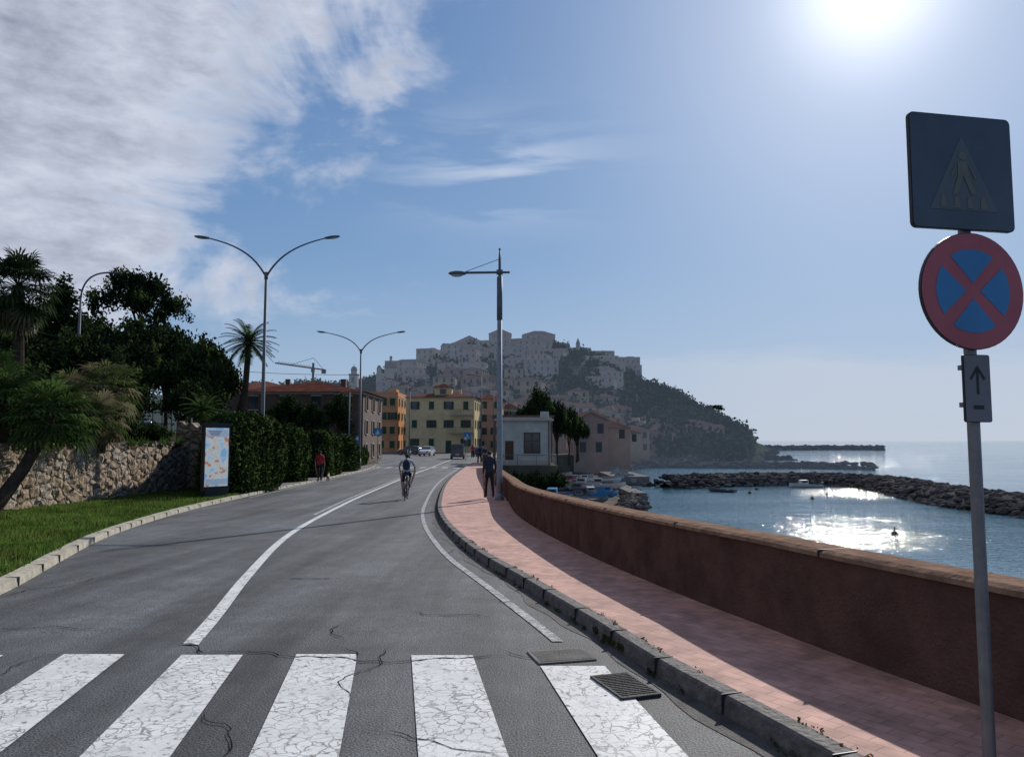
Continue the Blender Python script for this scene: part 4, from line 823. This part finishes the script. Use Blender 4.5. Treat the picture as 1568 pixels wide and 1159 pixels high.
def th(x,y,w,d,h,roof='hip',floors=4,cols=4,rise=2,lib=FAR,rot=0,name='town_house',z=None,ci=None,arch=False,top=None):
    W,rf,gl,sh,tr=lib; wm=W[ci if ci is not None else random.randrange(6)]
    z=hz(x,y)-1 if z is None else z
    if top is not None: h=top-z
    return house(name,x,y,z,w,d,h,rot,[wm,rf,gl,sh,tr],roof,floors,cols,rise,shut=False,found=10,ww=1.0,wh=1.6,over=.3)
random.seed(21)
crest=[(-65,516,14,12,50.5,'gable',4,3,4,'town_house'),(-52,520,13,12,50,'hip',3,4,1.6,'town_house'),(-45,512,9,12,56,'hip',4,3,1.4,'town_house'),(-40,526,8,10,60,'hip',4,3,1.4,'town_house'),(-28.5,518,20,16,67,'gable',4,2,4.6,'old_church'),(-16,528,9,12,67,'hip',4,3,1.2,'town_house'),(-8,518,15,16,73,'gable',4,2,3.2,'basilica'),(5,530,14,14,71,'hip',4,4,1.4,'palace'),(18,520,22,16,72.5,'hip',4,3,3.6,'basilica'),(33,526,12,14,67.5,'hip',4,4,1.5,'town_house'),(30,508,14,12,61,'hip',4,4,1.5,'town_house'),(46,524,15,14,64,'hip',4,5,1.6,'palace'),(60,520,18,12,60.5,'gablex',3,6,2.0,'convent'),(76,516,19,12,56.5,'flat',3,6,1,'convent'),
(-34,498,24,12,56,'hip',4,7,1.8,'palace'),(-9,500,25,12,59,'flat',4,7,1.5,'palace'),(14,500,20,12,60,'hip',4,6,1.6,'palace')]
for (x,y,w,d,top,rf,fl,co,ri,nm) in crest: th(x,y,w,d,0,rf,fl,co,ri,top=top,name=nm)
mb=MB(); mb.box((0,0,-4),(2.6,2.6,12)); mb.add([(-1.5,-1.5,2),(1.5,-1.5,2),(1.5,1.5,2),(-1.5,1.5,2),(0,0,6.5)],[(0,1,4),(1,2,4),(2,3,4),(3,0,4)],1); mb.box((0,-1.32,.4),(1,.05,2),2); mb.build('bell_tower',[FAR[0][3],FAR[1],FAR[2]],loc=(44.6,516,64.5))
mb=MB(); mb.tube([(0,0,-3),(0,0,1.5)],4.2,16,0); mb.ell((0,0,1.5),(4.3,4.3,2.6),1,16,10); mb.tube([(0,0,4),(0,0,5.2)],[.6,.4],8,0); mb.build('church_dome',[FAR[0][3],FAR[1]],loc=(-8,526,73.5))
for (x,z) in ((-2,74.5),(8.5,73.5)):
    mb=MB(); mb.box((0,0,-3),(3.2,3.2,9)); mb.ell((0,0,1.5),(1.7,1.7,1.9),1,12,8); mb.tube([(0,0,3),(0,0,4.0)],[.2,.05],6,1); mb.build('bell_tower',[FAR[0][1],FAR[1]],loc=(x,530,z-1.5))
mb=MB()
mb.box((0,0,-4),(56,4,26),0)
for k in range(15):
    x=-26+k*3.7
    mb.box((x,-2.01,2.8),(2.2,.05,4.4),2)
    mb.tube([(x,-1.98,5.0),(x,-2.04,5.0)],1.1,16,2)
    mb.box((x+1.85,-2.2,1),(.6,.5,14),1)
mb.box((0,-2.1,9.2),(56.4,.6,.4),1); mb.build('arcade_wall',[FAR[0][0],FAR[4],FAR[2]],loc=(57,503,41.5))
th(50,452,24,14,8,'flat',3,8,1,z=None,name='terraced_villa',ci=3); th(50,443,20,10,6,'flat',1,8,1,name='terraced_villa',ci=1)
placed=[]
def tryplace(x,y,w):
    for (a,b,c) in placed:
        if abs(a-x)<(c+w)*.5 and abs(b-y)<15: return False
    placed.append((x,y,w)); return True
cnt=0
for _ in range(1100):
    if cnt>=78: break
    y=random.uniform(235,484); s=y/520; xr=random.triangular(-85,80,-20); x=xr*s
    if xr>22 and y>300 and random.random()<.85: continue
    w=random.uniform(9,16)*(1 if y>350 else .8)
    if not tryplace(x,y,w): continue
    fl=random.choice([2,3,3,4]) if xr<40 else random.choice([2,3]); h=fl*2.9; lib=FAR if y>350 else MID
    th(x,y,w,random.uniform(9,13),h,random.choice(['hip','hip','gablex','flat','gable']),fl,max(2,int(w/3)),random.uniform(1,1.8),lib=lib,rot=random.uniform(-.35,.35)); cnt+=1
near=[(12.5,128,5.6,8,6.0,'gable',2,2,1.3,2),(18.2,140,5.5,8,5.0,'hip',2,2,1.2,0),(16,160,8,8,7.5,'hip',3,3,1.4,1),(25,172,7,8,5,'hip',2,3,1.2,3),(31,200,8,8,6,'hip',2,3,1.3,2),(26,205,7,8,8,'gablex',3,3,1.3,0),(40,215,9,9,5.5,'gable',2,3,1.3,2),(8.6,150,6,9,8,'hip',3,2,1.3,4),(46,240,10,9,7,'hip',2,4,1.5,1),(36,235,9,9,8,'flat',3,3,1,3),(56,262,10,9,6,'gablex',2,4,1.3,2),(67,285,12,10,7,'hip',2,4,1.8,0),(2,195,10,10,12,'hip',4,4,1.5,3),(-10,210,12,10,13,'hip',5,4,1.5,4),(14,215,9,10,11,'hip',4,3,1.5,2),(20,240,10,10,11,'gablex',4,3,1.5,3),(44,262,9,9,7,'hip',2,3,1.3,4),(76,300,11,9,6,'gablex',2,4,1.4,5)]
for (x,y,w,d,h,rf,fl,co,ri,ci) in near: th(x,y,w,d,h,rf,fl,co,ri,lib=NEAR if y<180 else MID,z=max(-1.6,hz(x,y)-1) if y>170 else -1.0,ci=ci,rot=random.uniform(-.3,.2),name='seaside_house')
def church(x,y,z,s):
    mb=MB(); mb.box((0,0,-10),(16*s,14*s,26*s+4)); 
    mb.tube([(0,0,3*s),(0,0,8*s)],4*s,16,0); mb.ell((0,0,8*s),(4.2*s,4.2*s,4.0*s),1,16,10); mb.tube([(0,0,11.8*s),(0,0,14*s)],[.9*s,.7*s],10,0); mb.ell((0,0,14*s),(.9*s,.9*s,1.2*s),1,10,6)
    for q in(-6.5,6.5): mb.box((q*s,-5*s,2*s),(2.6*s,2.6*s,10*s)); mb.ell((q*s,-5*s,7*s),(1.3*s,1.3*s,1.8*s),1,10,6)
    mb.build('domed_church',[FAR[0][3],FAR[1]],loc=(x,y,z))
church(-65,410,34,.85)
mb=MB(); mb.box((0,0,-8),(4,4,22)); mb.box((0,0,3.2),(4.6,4.6,.5),1); mb.tube([(0,0,3.4),(0,0,5.5)],1.5,10,0); mb.ell((0,0,5.5),(1.6,1.6,1.9),1,12,8); mb.tube([(0,0,7),(0,0,9)],[.2,.05],5,1); mb.box((0,-2.02,.5),(1.3,.05,3),2); mb.build('bell_tower',[FAR[0][1],FAR[1],FAR[2]],loc=(-78.5,380,31))
mb=MB(); mb.tube([(0,0,0),(0,0,32)],.45,6); mb.tube([(-15,0,32.0),(5,0,29.2)],.3,5); mb.tube([(0,0,34),(-9,0,31.2)],.08,4); mb.tube([(0,0,34),(4,0,29.5)],.08,4); mb.box((4.2,0,28.6),(1.6,1,1.6)); mb.box((0,-.3,29),(1.2,1.2,1.4))
for k in range(12): mb.tube([(-14+k*1.2,0,31.9-k*.165),(-13.4+k*1.2,0,32.7-k*.165)],.08,3); mb.tube([(-13.4+k*1.2,0,32.7-k*.165),(-12.8+k*1.2,0,31.8-k*.165)],.08,3)
mb.build('tower_crane',[mat('crane_paint',(.18,.15,.12),haze=.05)],loc=(-78,300,0))
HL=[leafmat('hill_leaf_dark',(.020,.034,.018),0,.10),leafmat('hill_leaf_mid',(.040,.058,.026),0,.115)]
P=[];mi=[]
def addtree(x,y,r,h,z=None,dens=90):
    z=hz(x,y) if z is None else z
    d=rng.normal(size=(dens,3)); d/=np.linalg.norm(d,axis=1)[:,None]; d*=rng.uniform(.5,1.08,(dens,1)); lob=1+.25*np.sin(d[:,0]*5+x)+.2*np.sin(d[:,1]*6+y)
    P.append(np.array([x,y,z+h*.55])+d*np.array([r,r,h*.5])*lob[:,None]); mi.append((rng.random(dens)<(.25 if int(x*7+y)%3 else .8)).astype(int)); 
random.seed(3)
for _ in range(1350):
    y=random.uniform(205,525); xr=random.uniform(-200,160); x=xr*y/520
    if -85<xr<30 and random.random()<.15: continue
    r=random.uniform(1.6,4.0); addtree(x,y,r,r*random.uniform(1.5,2.6),dens=85)
for _ in range(110): 
    xr=random.uniform(86,150); addtree(xr,random.uniform(505,535),random.uniform(2,4.5),random.uniform(4,7.5),dens=130)
for _ in range(110): addtree(random.uniform(-180,-66),random.uniform(440,520),random.uniform(2.5,5),random.uniform(5,9),dens=120)
for _ in range(46): addtree(random.uniform(28,84),random.uniform(488,500),random.uniform(2,3.6),random.uniform(5,9),dens=110)
P=np.concatenate(P); mi=np.concatenate(mi); o=bpy.data.objects.new('hill_trees',quads_mesh('hill_trees',leaf_quads(P,1.35,1.3),mi,HL)); COL.objects.link(o)
tree('umbrella_pine','pine',133,505,12,25,15)

# ------------------------------------------------------------------ beach, rocks, boats
mb=MB(); cb=hcurve([(50,6),(64,9),(74,11),(100,14),(130,17.5),(157,20),(185,26)]); Yb=list(np.arange(52,186,4.)); vs=[]
for y in Yb:
    c=cb(y); vs+=[(-4,y,-3.2),(c-7,y,-3.3),(c-2,y,-3.7),(c+1.2,y,-4.6)]
mb.add(vs,[(i*4+k,i*4+k+1,(i+1)*4+k+1,(i+1)*4+k) for i in range(len(Yb)-1) for k in range(3)]); mb.build('beach',[M_sand])
phi=(1+5**.5)/2
IV=[Vector(v).normalized() for v in [(-1,phi,0),(1,phi,0),(-1,-phi,0),(1,-phi,0),(0,-1,phi),(0,1,phi),(0,-1,-phi),(0,1,-phi),(phi,0,-1),(phi,0,1),(-phi,0,-1),(-phi,0,1)]]
IF=[(0,11,5),(0,5,1),(0,1,7),(0,7,10),(0,10,11),(1,5,9),(5,11,4),(11,10,2),(10,7,6),(7,1,8),(3,9,4),(3,4,2),(3,2,6),(3,6,8),(3,8,9),(4,9,5),(2,4,11),(6,2,10),(8,6,7),(9,8,1)]
def rocks(name,path,half,top,size,m,dens=1.,zs=-4.25):
    random.seed(len(path)*7); mb=MB(); pts=[Vector(p) for p in path]
    core=[]
    for i in range(len(pts)):
        t=(pts[min(i+1,len(pts)-1)]-pts[max(0,i-1)]).normalized(); nn=Vector((-t.y,t.x)); e=.35 if i in(0,len(pts)-1) else 1
        for k,(o,zz) in enumerate(((-1,-.6),(-.5,top*.5),(0,top*.8),(.5,top*.5),(1,-.6))): q=pts[i]+nn*o*half*e; core.append((q.x,q.y,zs+zz*(e if zz>0 else 1)))
    mb.add(core,[(i*5+k,i*5+k+1,(i+1)*5+k+1,(i+1)*5+k) for i in range(len(pts)-1) for k in range(4)])
    for i in range(len(pts)-1):
        a,b=pts[i],pts[i+1]; l=(b-a).length; t=(b-a)/l; nn=Vector((-t.y,t.x)); cnt=int(l*half*2/(size*size)*1.3*dens)
        for _ in range(cnt):
            o=random.uniform(-1,1); q=a+t*random.uniform(0,l)+nn*o*half; zz=zs+top*(1-abs(o)**1.5)*.8-.15; s=size*random.uniform(.35,.85)
            Rm=Matrix.Rotation(random.uniform(0,6),3,'Z')@Matrix.Rotation(random.uniform(-.6,.6),3,'X'); sc=Vector((s*random.uniform(.7,1.2),s*random.uniform(.6,1),s*random.uniform(.35,.55)))
            vv=[]
            for v in IV: w=Vector((v.x*sc.x,v.y*sc.y,v.z*sc.z))*random.uniform(.8,1.15); w=Rm@w; vv.append((q.x+w.x,q.y+w.y,zz+w.z))
            mb.add(vv,IF)
    mb.build(name,[m])
rocks('breakwater',[(19.5,99),(25,103),(34,106),(43,106),(47,99),(46,88),(43.5,78),(42.5,68),(43.5,58),(47,48),(54,38),(66,26)],4.0,2.0,.8,M_rock,1.2)
rocks('breakwater',[(18,172),(35,171),(50,168),(62,165),(75,160)],3.4,1.7,1.2,M_rockf,1.3)
rocks('breakwater',[(44,222),(62,230),(80,236),(86,236)],4,1.6,1.6,M_rockf,1.)
rocks('pier',[(115,430),(135,445),(150,455),(170,468),(190,480),(215,480),(226,468)],7,3.4,2.4,M_rockf,1.3)
rocks('shore_rocks',[(8.5,62),(10.5,68),(12.2,78),(13.5,88)],1.5,1.0,.7,M_rock)
rocks('shore_rocks',[(15,104),(17,125),(20,150),(28,172),(45,198),(62,225),(78,255),(95,290),(118,350),(135,400)],2.6,1.6,1.4,M_rockf,1.)
def boat(x,y,z,rot,L,mats,cabin=False,tilt=0):
    mb=MB(); n=9; st=[]
    for i in range(9):
        t=i/8; w=L*.19*(1-max(0,(t-.45)/.55)**2.2)*(.86+.14*min(1,t*3)); sh=.30*L*.42+.12*t*t*L*.5; keel=.02+max(0,t-.75)*L*.28
        st.append([(-w,t*L-L/2,sh),(-w*.88,t*L-L/2,sh*.5+keel*.5),(-w*.45,t*L-L/2,keel+.04),(0,t*L-L/2,keel),(w*.45,t*L-L/2,keel+.04),(w*.88,t*L-L/2,sh*.5+keel*.5),(w,t*L-L/2,sh),(w*.9,t*L-L/2,sh-.02),(-w*.9,t*L-L/2,sh-.02)])
    vs=[v for s in st for v in s]; mb.add(vs,[(i*n+k,i*n+k+1,(i+1)*n+k+1,(i+1)*n+k) for i in range(8) for k in range(6)],0)
    mb.add(st[0][:7],[tuple(range(7))],0)
    inn=[]
    for s in st: inn+=[s[0],(s[0][0]*.85,s[0][1],s[0][2]-.04*L),(s[6][0]*.85,s[6][1],s[6][2]-.04*L),s[6]]
    mb.add(inn,[(i*4+k,(i+1)*4+k,(i+1)*4+k+1,i*4+k+1) for i in range(8) for k in range(3)],1)
    for t in(-.2,.1): mb.box((0,t*L,st[3][0][2]-.02*L),(L*.33,L*.06,.03),2)
    if cabin: mb.box((0,L*.05,L*.2),(L*.22,L*.22,L*.12),0); mb.box((0,L*.05-.0,L*.215),(L*.225,L*.17,L*.05),3); mb.box((0,-L*.53,.12*L),(.25,.25,.6),3)
    o=mb.build('boat',mats,loc=(x,y,z),rotz=rot); o.rotation_euler[1]=tilt
BM=[[M_cs,M_conc,M_brown,M_dark],[M_blue,M_conc,M_brown,M_dark],[M_cg,M_grey,M_brown,M_dark],[M_red,M_conc,M_brown,M_dark],[M_cw,M_conc,M_brown,M_dark]]
random.seed(9)
for i in range(40):
    y=random.uniform(60,104); x=random.uniform(1.8 if y<71 else 4.9,7+ (y-60)*.17); boat(x,y,-3.32,random.uniform(-1.9,-.9),random.uniform(2.8,4.6),BM[[0,4,2,1,0,3,2][i%7]],cabin=i%3==0,tilt=random.uniform(-.12,.12))
boat(24.6,91,-4.4,.9,3.4,BM[2]); boat(37.5,99,-4.4,1.6,4.2,BM[4],True); boat(13.8,88,-4.4,.3,3,BM[1]); boat(45,88.5,-4.4,2,3,BM[0])
mb=MB(); mb.ell((0,0,0),(.2,.2,.2)); mb.tube([(0,0,.12),(0,0,.45)],[.04,.03],8); mb.build('buoy',[M_dark],smooth=True,loc=(24.5,49.8,-4.2))
for (x,y) in((30,95),(27,88),(35,86),(31,80)): mb=MB(); mb.ell((0,0,0),(.2,.2,.2)); mb.tube([(0,0,.15),(0,0,.32)],.04,6); mb.build('buoy',[M_dark],smooth=True,loc=(x,y,-4.2))
mb=MB()
for i in range(11): mb.tube([(4.2,73+i*2.6,-.7),(4.2,73+i*2.6,.4)],.03,5)
mb.tube([(4.2,73,.4),(4.2,99.,.4)],.025,5); mb.tube([(4.2,73,-.1),(4.2,99.,-.1)],.02,5)
for i in range(4): mb.tube([(-1.3+i*1.8,72.3,-.7),(-1.3+i*1.8,72.3,.4)],.03,5)
mb.tube([(-1.3,72.3,.4),(4.2,72.3,.4)],.025,5); mb.build('promenade_railing',[M_metal])
for (x,y,w) in [(.2,70.5,2.6),(2.4,70.8,2.4),(4.2,70.9,2.2),(-1.,69.5,2.4)]: tree('shrub','bush',x,y,-3.3,-1.1,w)
mb=MB(); mb.box((16,112,-3.6),(5,16,1.0)); mb.box((12.6,86,-3.75),(1.6,18,.6),0); mb.build('quay',[M_conc])

# ------------------------------------------------------------------ world & light
el=R(29.3); az=R(26)
sd=Vector((math.sin(az)*math.cos(el),math.cos(az)*math.cos(el),math.sin(el)))
w=bpy.data.worlds.new('World'); scene.world=w; w.use_nodes=True; N,L=w.node_tree.nodes,w.node_tree.links; bg=N['Background']; bg.inputs['Strength'].default_value=.1
sky=N.new('ShaderNodeTexSky'); sky.sky_type='NISHITA'; sky.sun_disc=False; sky.sun_elevation=el; sky.sun_rotation=az; sky.air_density=1.0; sky.dust_density=.25; sky.ozone_density=2.5
tc=N.new('ShaderNodeTexCoord'); nm=N.new('ShaderNodeVectorMath'); nm.operation='NORMALIZE'; L.new(tc.outputs['Generated'],nm.inputs[0]); sx=N.new('ShaderNodeSeparateXYZ'); L.new(nm.outputs[0],sx.inputs[0])
def mth(op,a,b=None,c=None,clamp=False):
    m=N.new('ShaderNodeMath'); m.operation=op; m.use_clamp=clamp
    for i,v in enumerate((a,b,c)):
        if v is None: continue
        if isinstance(v,(int,float)): m.inputs[i].default_value=v
        else: L.new(v,m.inputs[i])
    return m.outputs[0]
def vmt(op,a,b):
    m=N.new('ShaderNodeVectorMath'); m.operation=op
    for i,v in enumerate((a,b)):
        if isinstance(v,tuple): m.inputs[i].default_value=v
        else: L.new(v,m.inputs[i])
    return m.outputs[0]
AZ=mth('ARCTAN2',sx.outputs[0],sx.outputs[1]); EL=mth('ARCSINE',sx.outputs[2])
def noise(sa,se,scale,detail=5,rough=.6,dist=0,off=0):
    cx=N.new('ShaderNodeCombineXYZ'); L.new(mth('MULTIPLY',AZ,sa),cx.inputs[0]); L.new(mth('MULTIPLY',EL,se),cx.inputs[1]); cx.inputs[2].default_value=off
    n=N.new('ShaderNodeTexNoise'); n.inputs['Scale'].default_value=scale; n.inputs['Detail'].default_value=detail; n.inputs['Roughness'].default_value=rough; n.inputs['Distortion'].default_value=dist; L.new(cx.outputs[0],n.inputs['Vector']); return n.outputs['Fac']
def smooth(v,a,b):
    m=N.new('ShaderNodeMapRange'); m.interpolation_type='SMOOTHSTEP'; m.inputs['From Min'].default_value=a; m.inputs['From Max'].default_value=b; L.new(v,m.inputs['Value']); return m.outputs[0]
raw=vmt('MULTIPLY',sky.outputs[0],(.88,1.20,1.78))
den=vmt('ADD',vmt('MULTIPLY',raw,(.125,.115,.095)),(1.,1.,1.))
skyc=vmt('DIVIDE',raw,den)
s=mth('SUBTRACT',mth('MULTIPLY',AZ,-1),mth('ADD',.165,mth('MULTIPLY',mth('SUBTRACT',.53,EL),.62)))
nA=noise(1,1.6,4.2,5,.56,.5,1.3); nB=noise(1,2.4,13,5,.6,0,4.)
dA=mth('ADD',mth('MULTIPLY',s,2.3),mth('ADD',mth('MULTIPLY',mth('SUBTRACT',nA,.5),2.9),mth('MULTIPLY',mth('SUBTRACT',nB,.5),.55)))
cA=mth('MULTIPLY',smooth(dA,-.12,.5),smooth(EL,.05,.13))
g1=mth('ADD',mth('POWER',mth('DIVIDE',mth('ADD',AZ,.02),.13),2),mth('POWER',mth('DIVIDE',mth('SUBTRACT',EL,.345),.055),2))
ms_=mth('EXPONENT',mth('MULTIPLY',g1,-1))
nW=noise(2.4,12,2.0,4,.5,.4,2.)
cW=mth('MULTIPLY',smooth(nW,.44,.62),mth('MULTIPLY',ms_,.65))
nH=noise(1.5,9,2.5,4,.55,0,5.)
hb=mth('ADD',EL,mth('MULTIPLY',mth('SUBTRACT',nH,.5),.08))
cH=mth('MULTIPLY',mth('SUBTRACT',1,smooth(hb,.085,.115)),mth('MULTIPLY',smooth(AZ,-.05,.4),.55))
cH2=mth('MULTIPLY',mth('SUBTRACT',1,smooth(EL,.0,.24)),.55)
def mixc(f,a,col):
    m=N.new('ShaderNodeMix'); m.data_type='RGBA'; L.new(f,m.inputs[0]); L.new(a,m.inputs[6])
    if isinstance(col,tuple): m.inputs[7].default_value=(*col,1)
    else: L.new(col,m.inputs[7])
    return m.outputs[2]
c0=mixc(cH2,skyc,(4.2,5.3,7.0))
c0=mixc(cH,c0,(5.8,6.3,7.2))
c0=mixc(cW,c0,(6.0,6.8,8.2))
cr=N.new('ShaderNodeValToRGB'); cr.color_ramp.elements[0].color=(6.0,6.5,7.7,1); cr.color_ramp.elements[1].color=(2.9,3.2,4.2,1); cr.color_ramp.elements[0].position=.10; cr.color_ramp.elements[1].position=.75
L.new(mth('ADD',mth('MULTIPLY',dA,.5),mth('MULTIPLY',mth('SUBTRACT',nB,.5),1.1)),cr.inputs[0])
c1=mixc(cA,c0,cr.outputs[0])
dt=N.new('ShaderNodeVectorMath'); dt.operation='DOT_PRODUCT'; L.new(nm.outputs[0],dt.inputs[0]); dt.inputs[1].default_value=sd; D=mth('MAXIMUM',dt.outputs['Value'],0)
au=mth('ADD',mth('MULTIPLY',mth('POWER',D,9000),120),mth('ADD',mth('MULTIPLY',mth('POWER',D,350),6.),mth('MULTIPLY',mth('POWER',D,30),2.4)))
ac=N.new('ShaderNodeVectorMath'); ac.operation='SCALE'; ac.inputs[0].default_value=(1,.98,.95); L.new(au,ac.inputs['Scale'])
ad=N.new('ShaderNodeVectorMath'); ad.operation='ADD'; L.new(c1,ad.inputs[0]); L.new(ac.outputs[0],ad.inputs[1]); L.new(ad.outputs[0],bg.inputs['Color'])
sl=bpy.data.lights.new('sun','SUN'); sl.energy=4.3; sl.angle=R(.55); sl.color=(1,.95,.88); so=bpy.data.objects.new('sun',sl); COL.objects.link(so); so.rotation_euler=sd.to_track_quat('Z','Y').to_euler()
cd=bpy.data.cameras.new('camera'); cd.lens=27; cd.sensor_width=36; cd.clip_end=30000; cd.clip_start=.05
co=bpy.data.objects.new('camera',cd); COL.objects.link(co); co.location=(0,0,1.75); co.rotation_euler=(R(94.6),0,0); scene.camera=co
scene.view_settings.view_transform='Standard'; scene.view_settings.look='None'; scene.view_settings.exposure=0
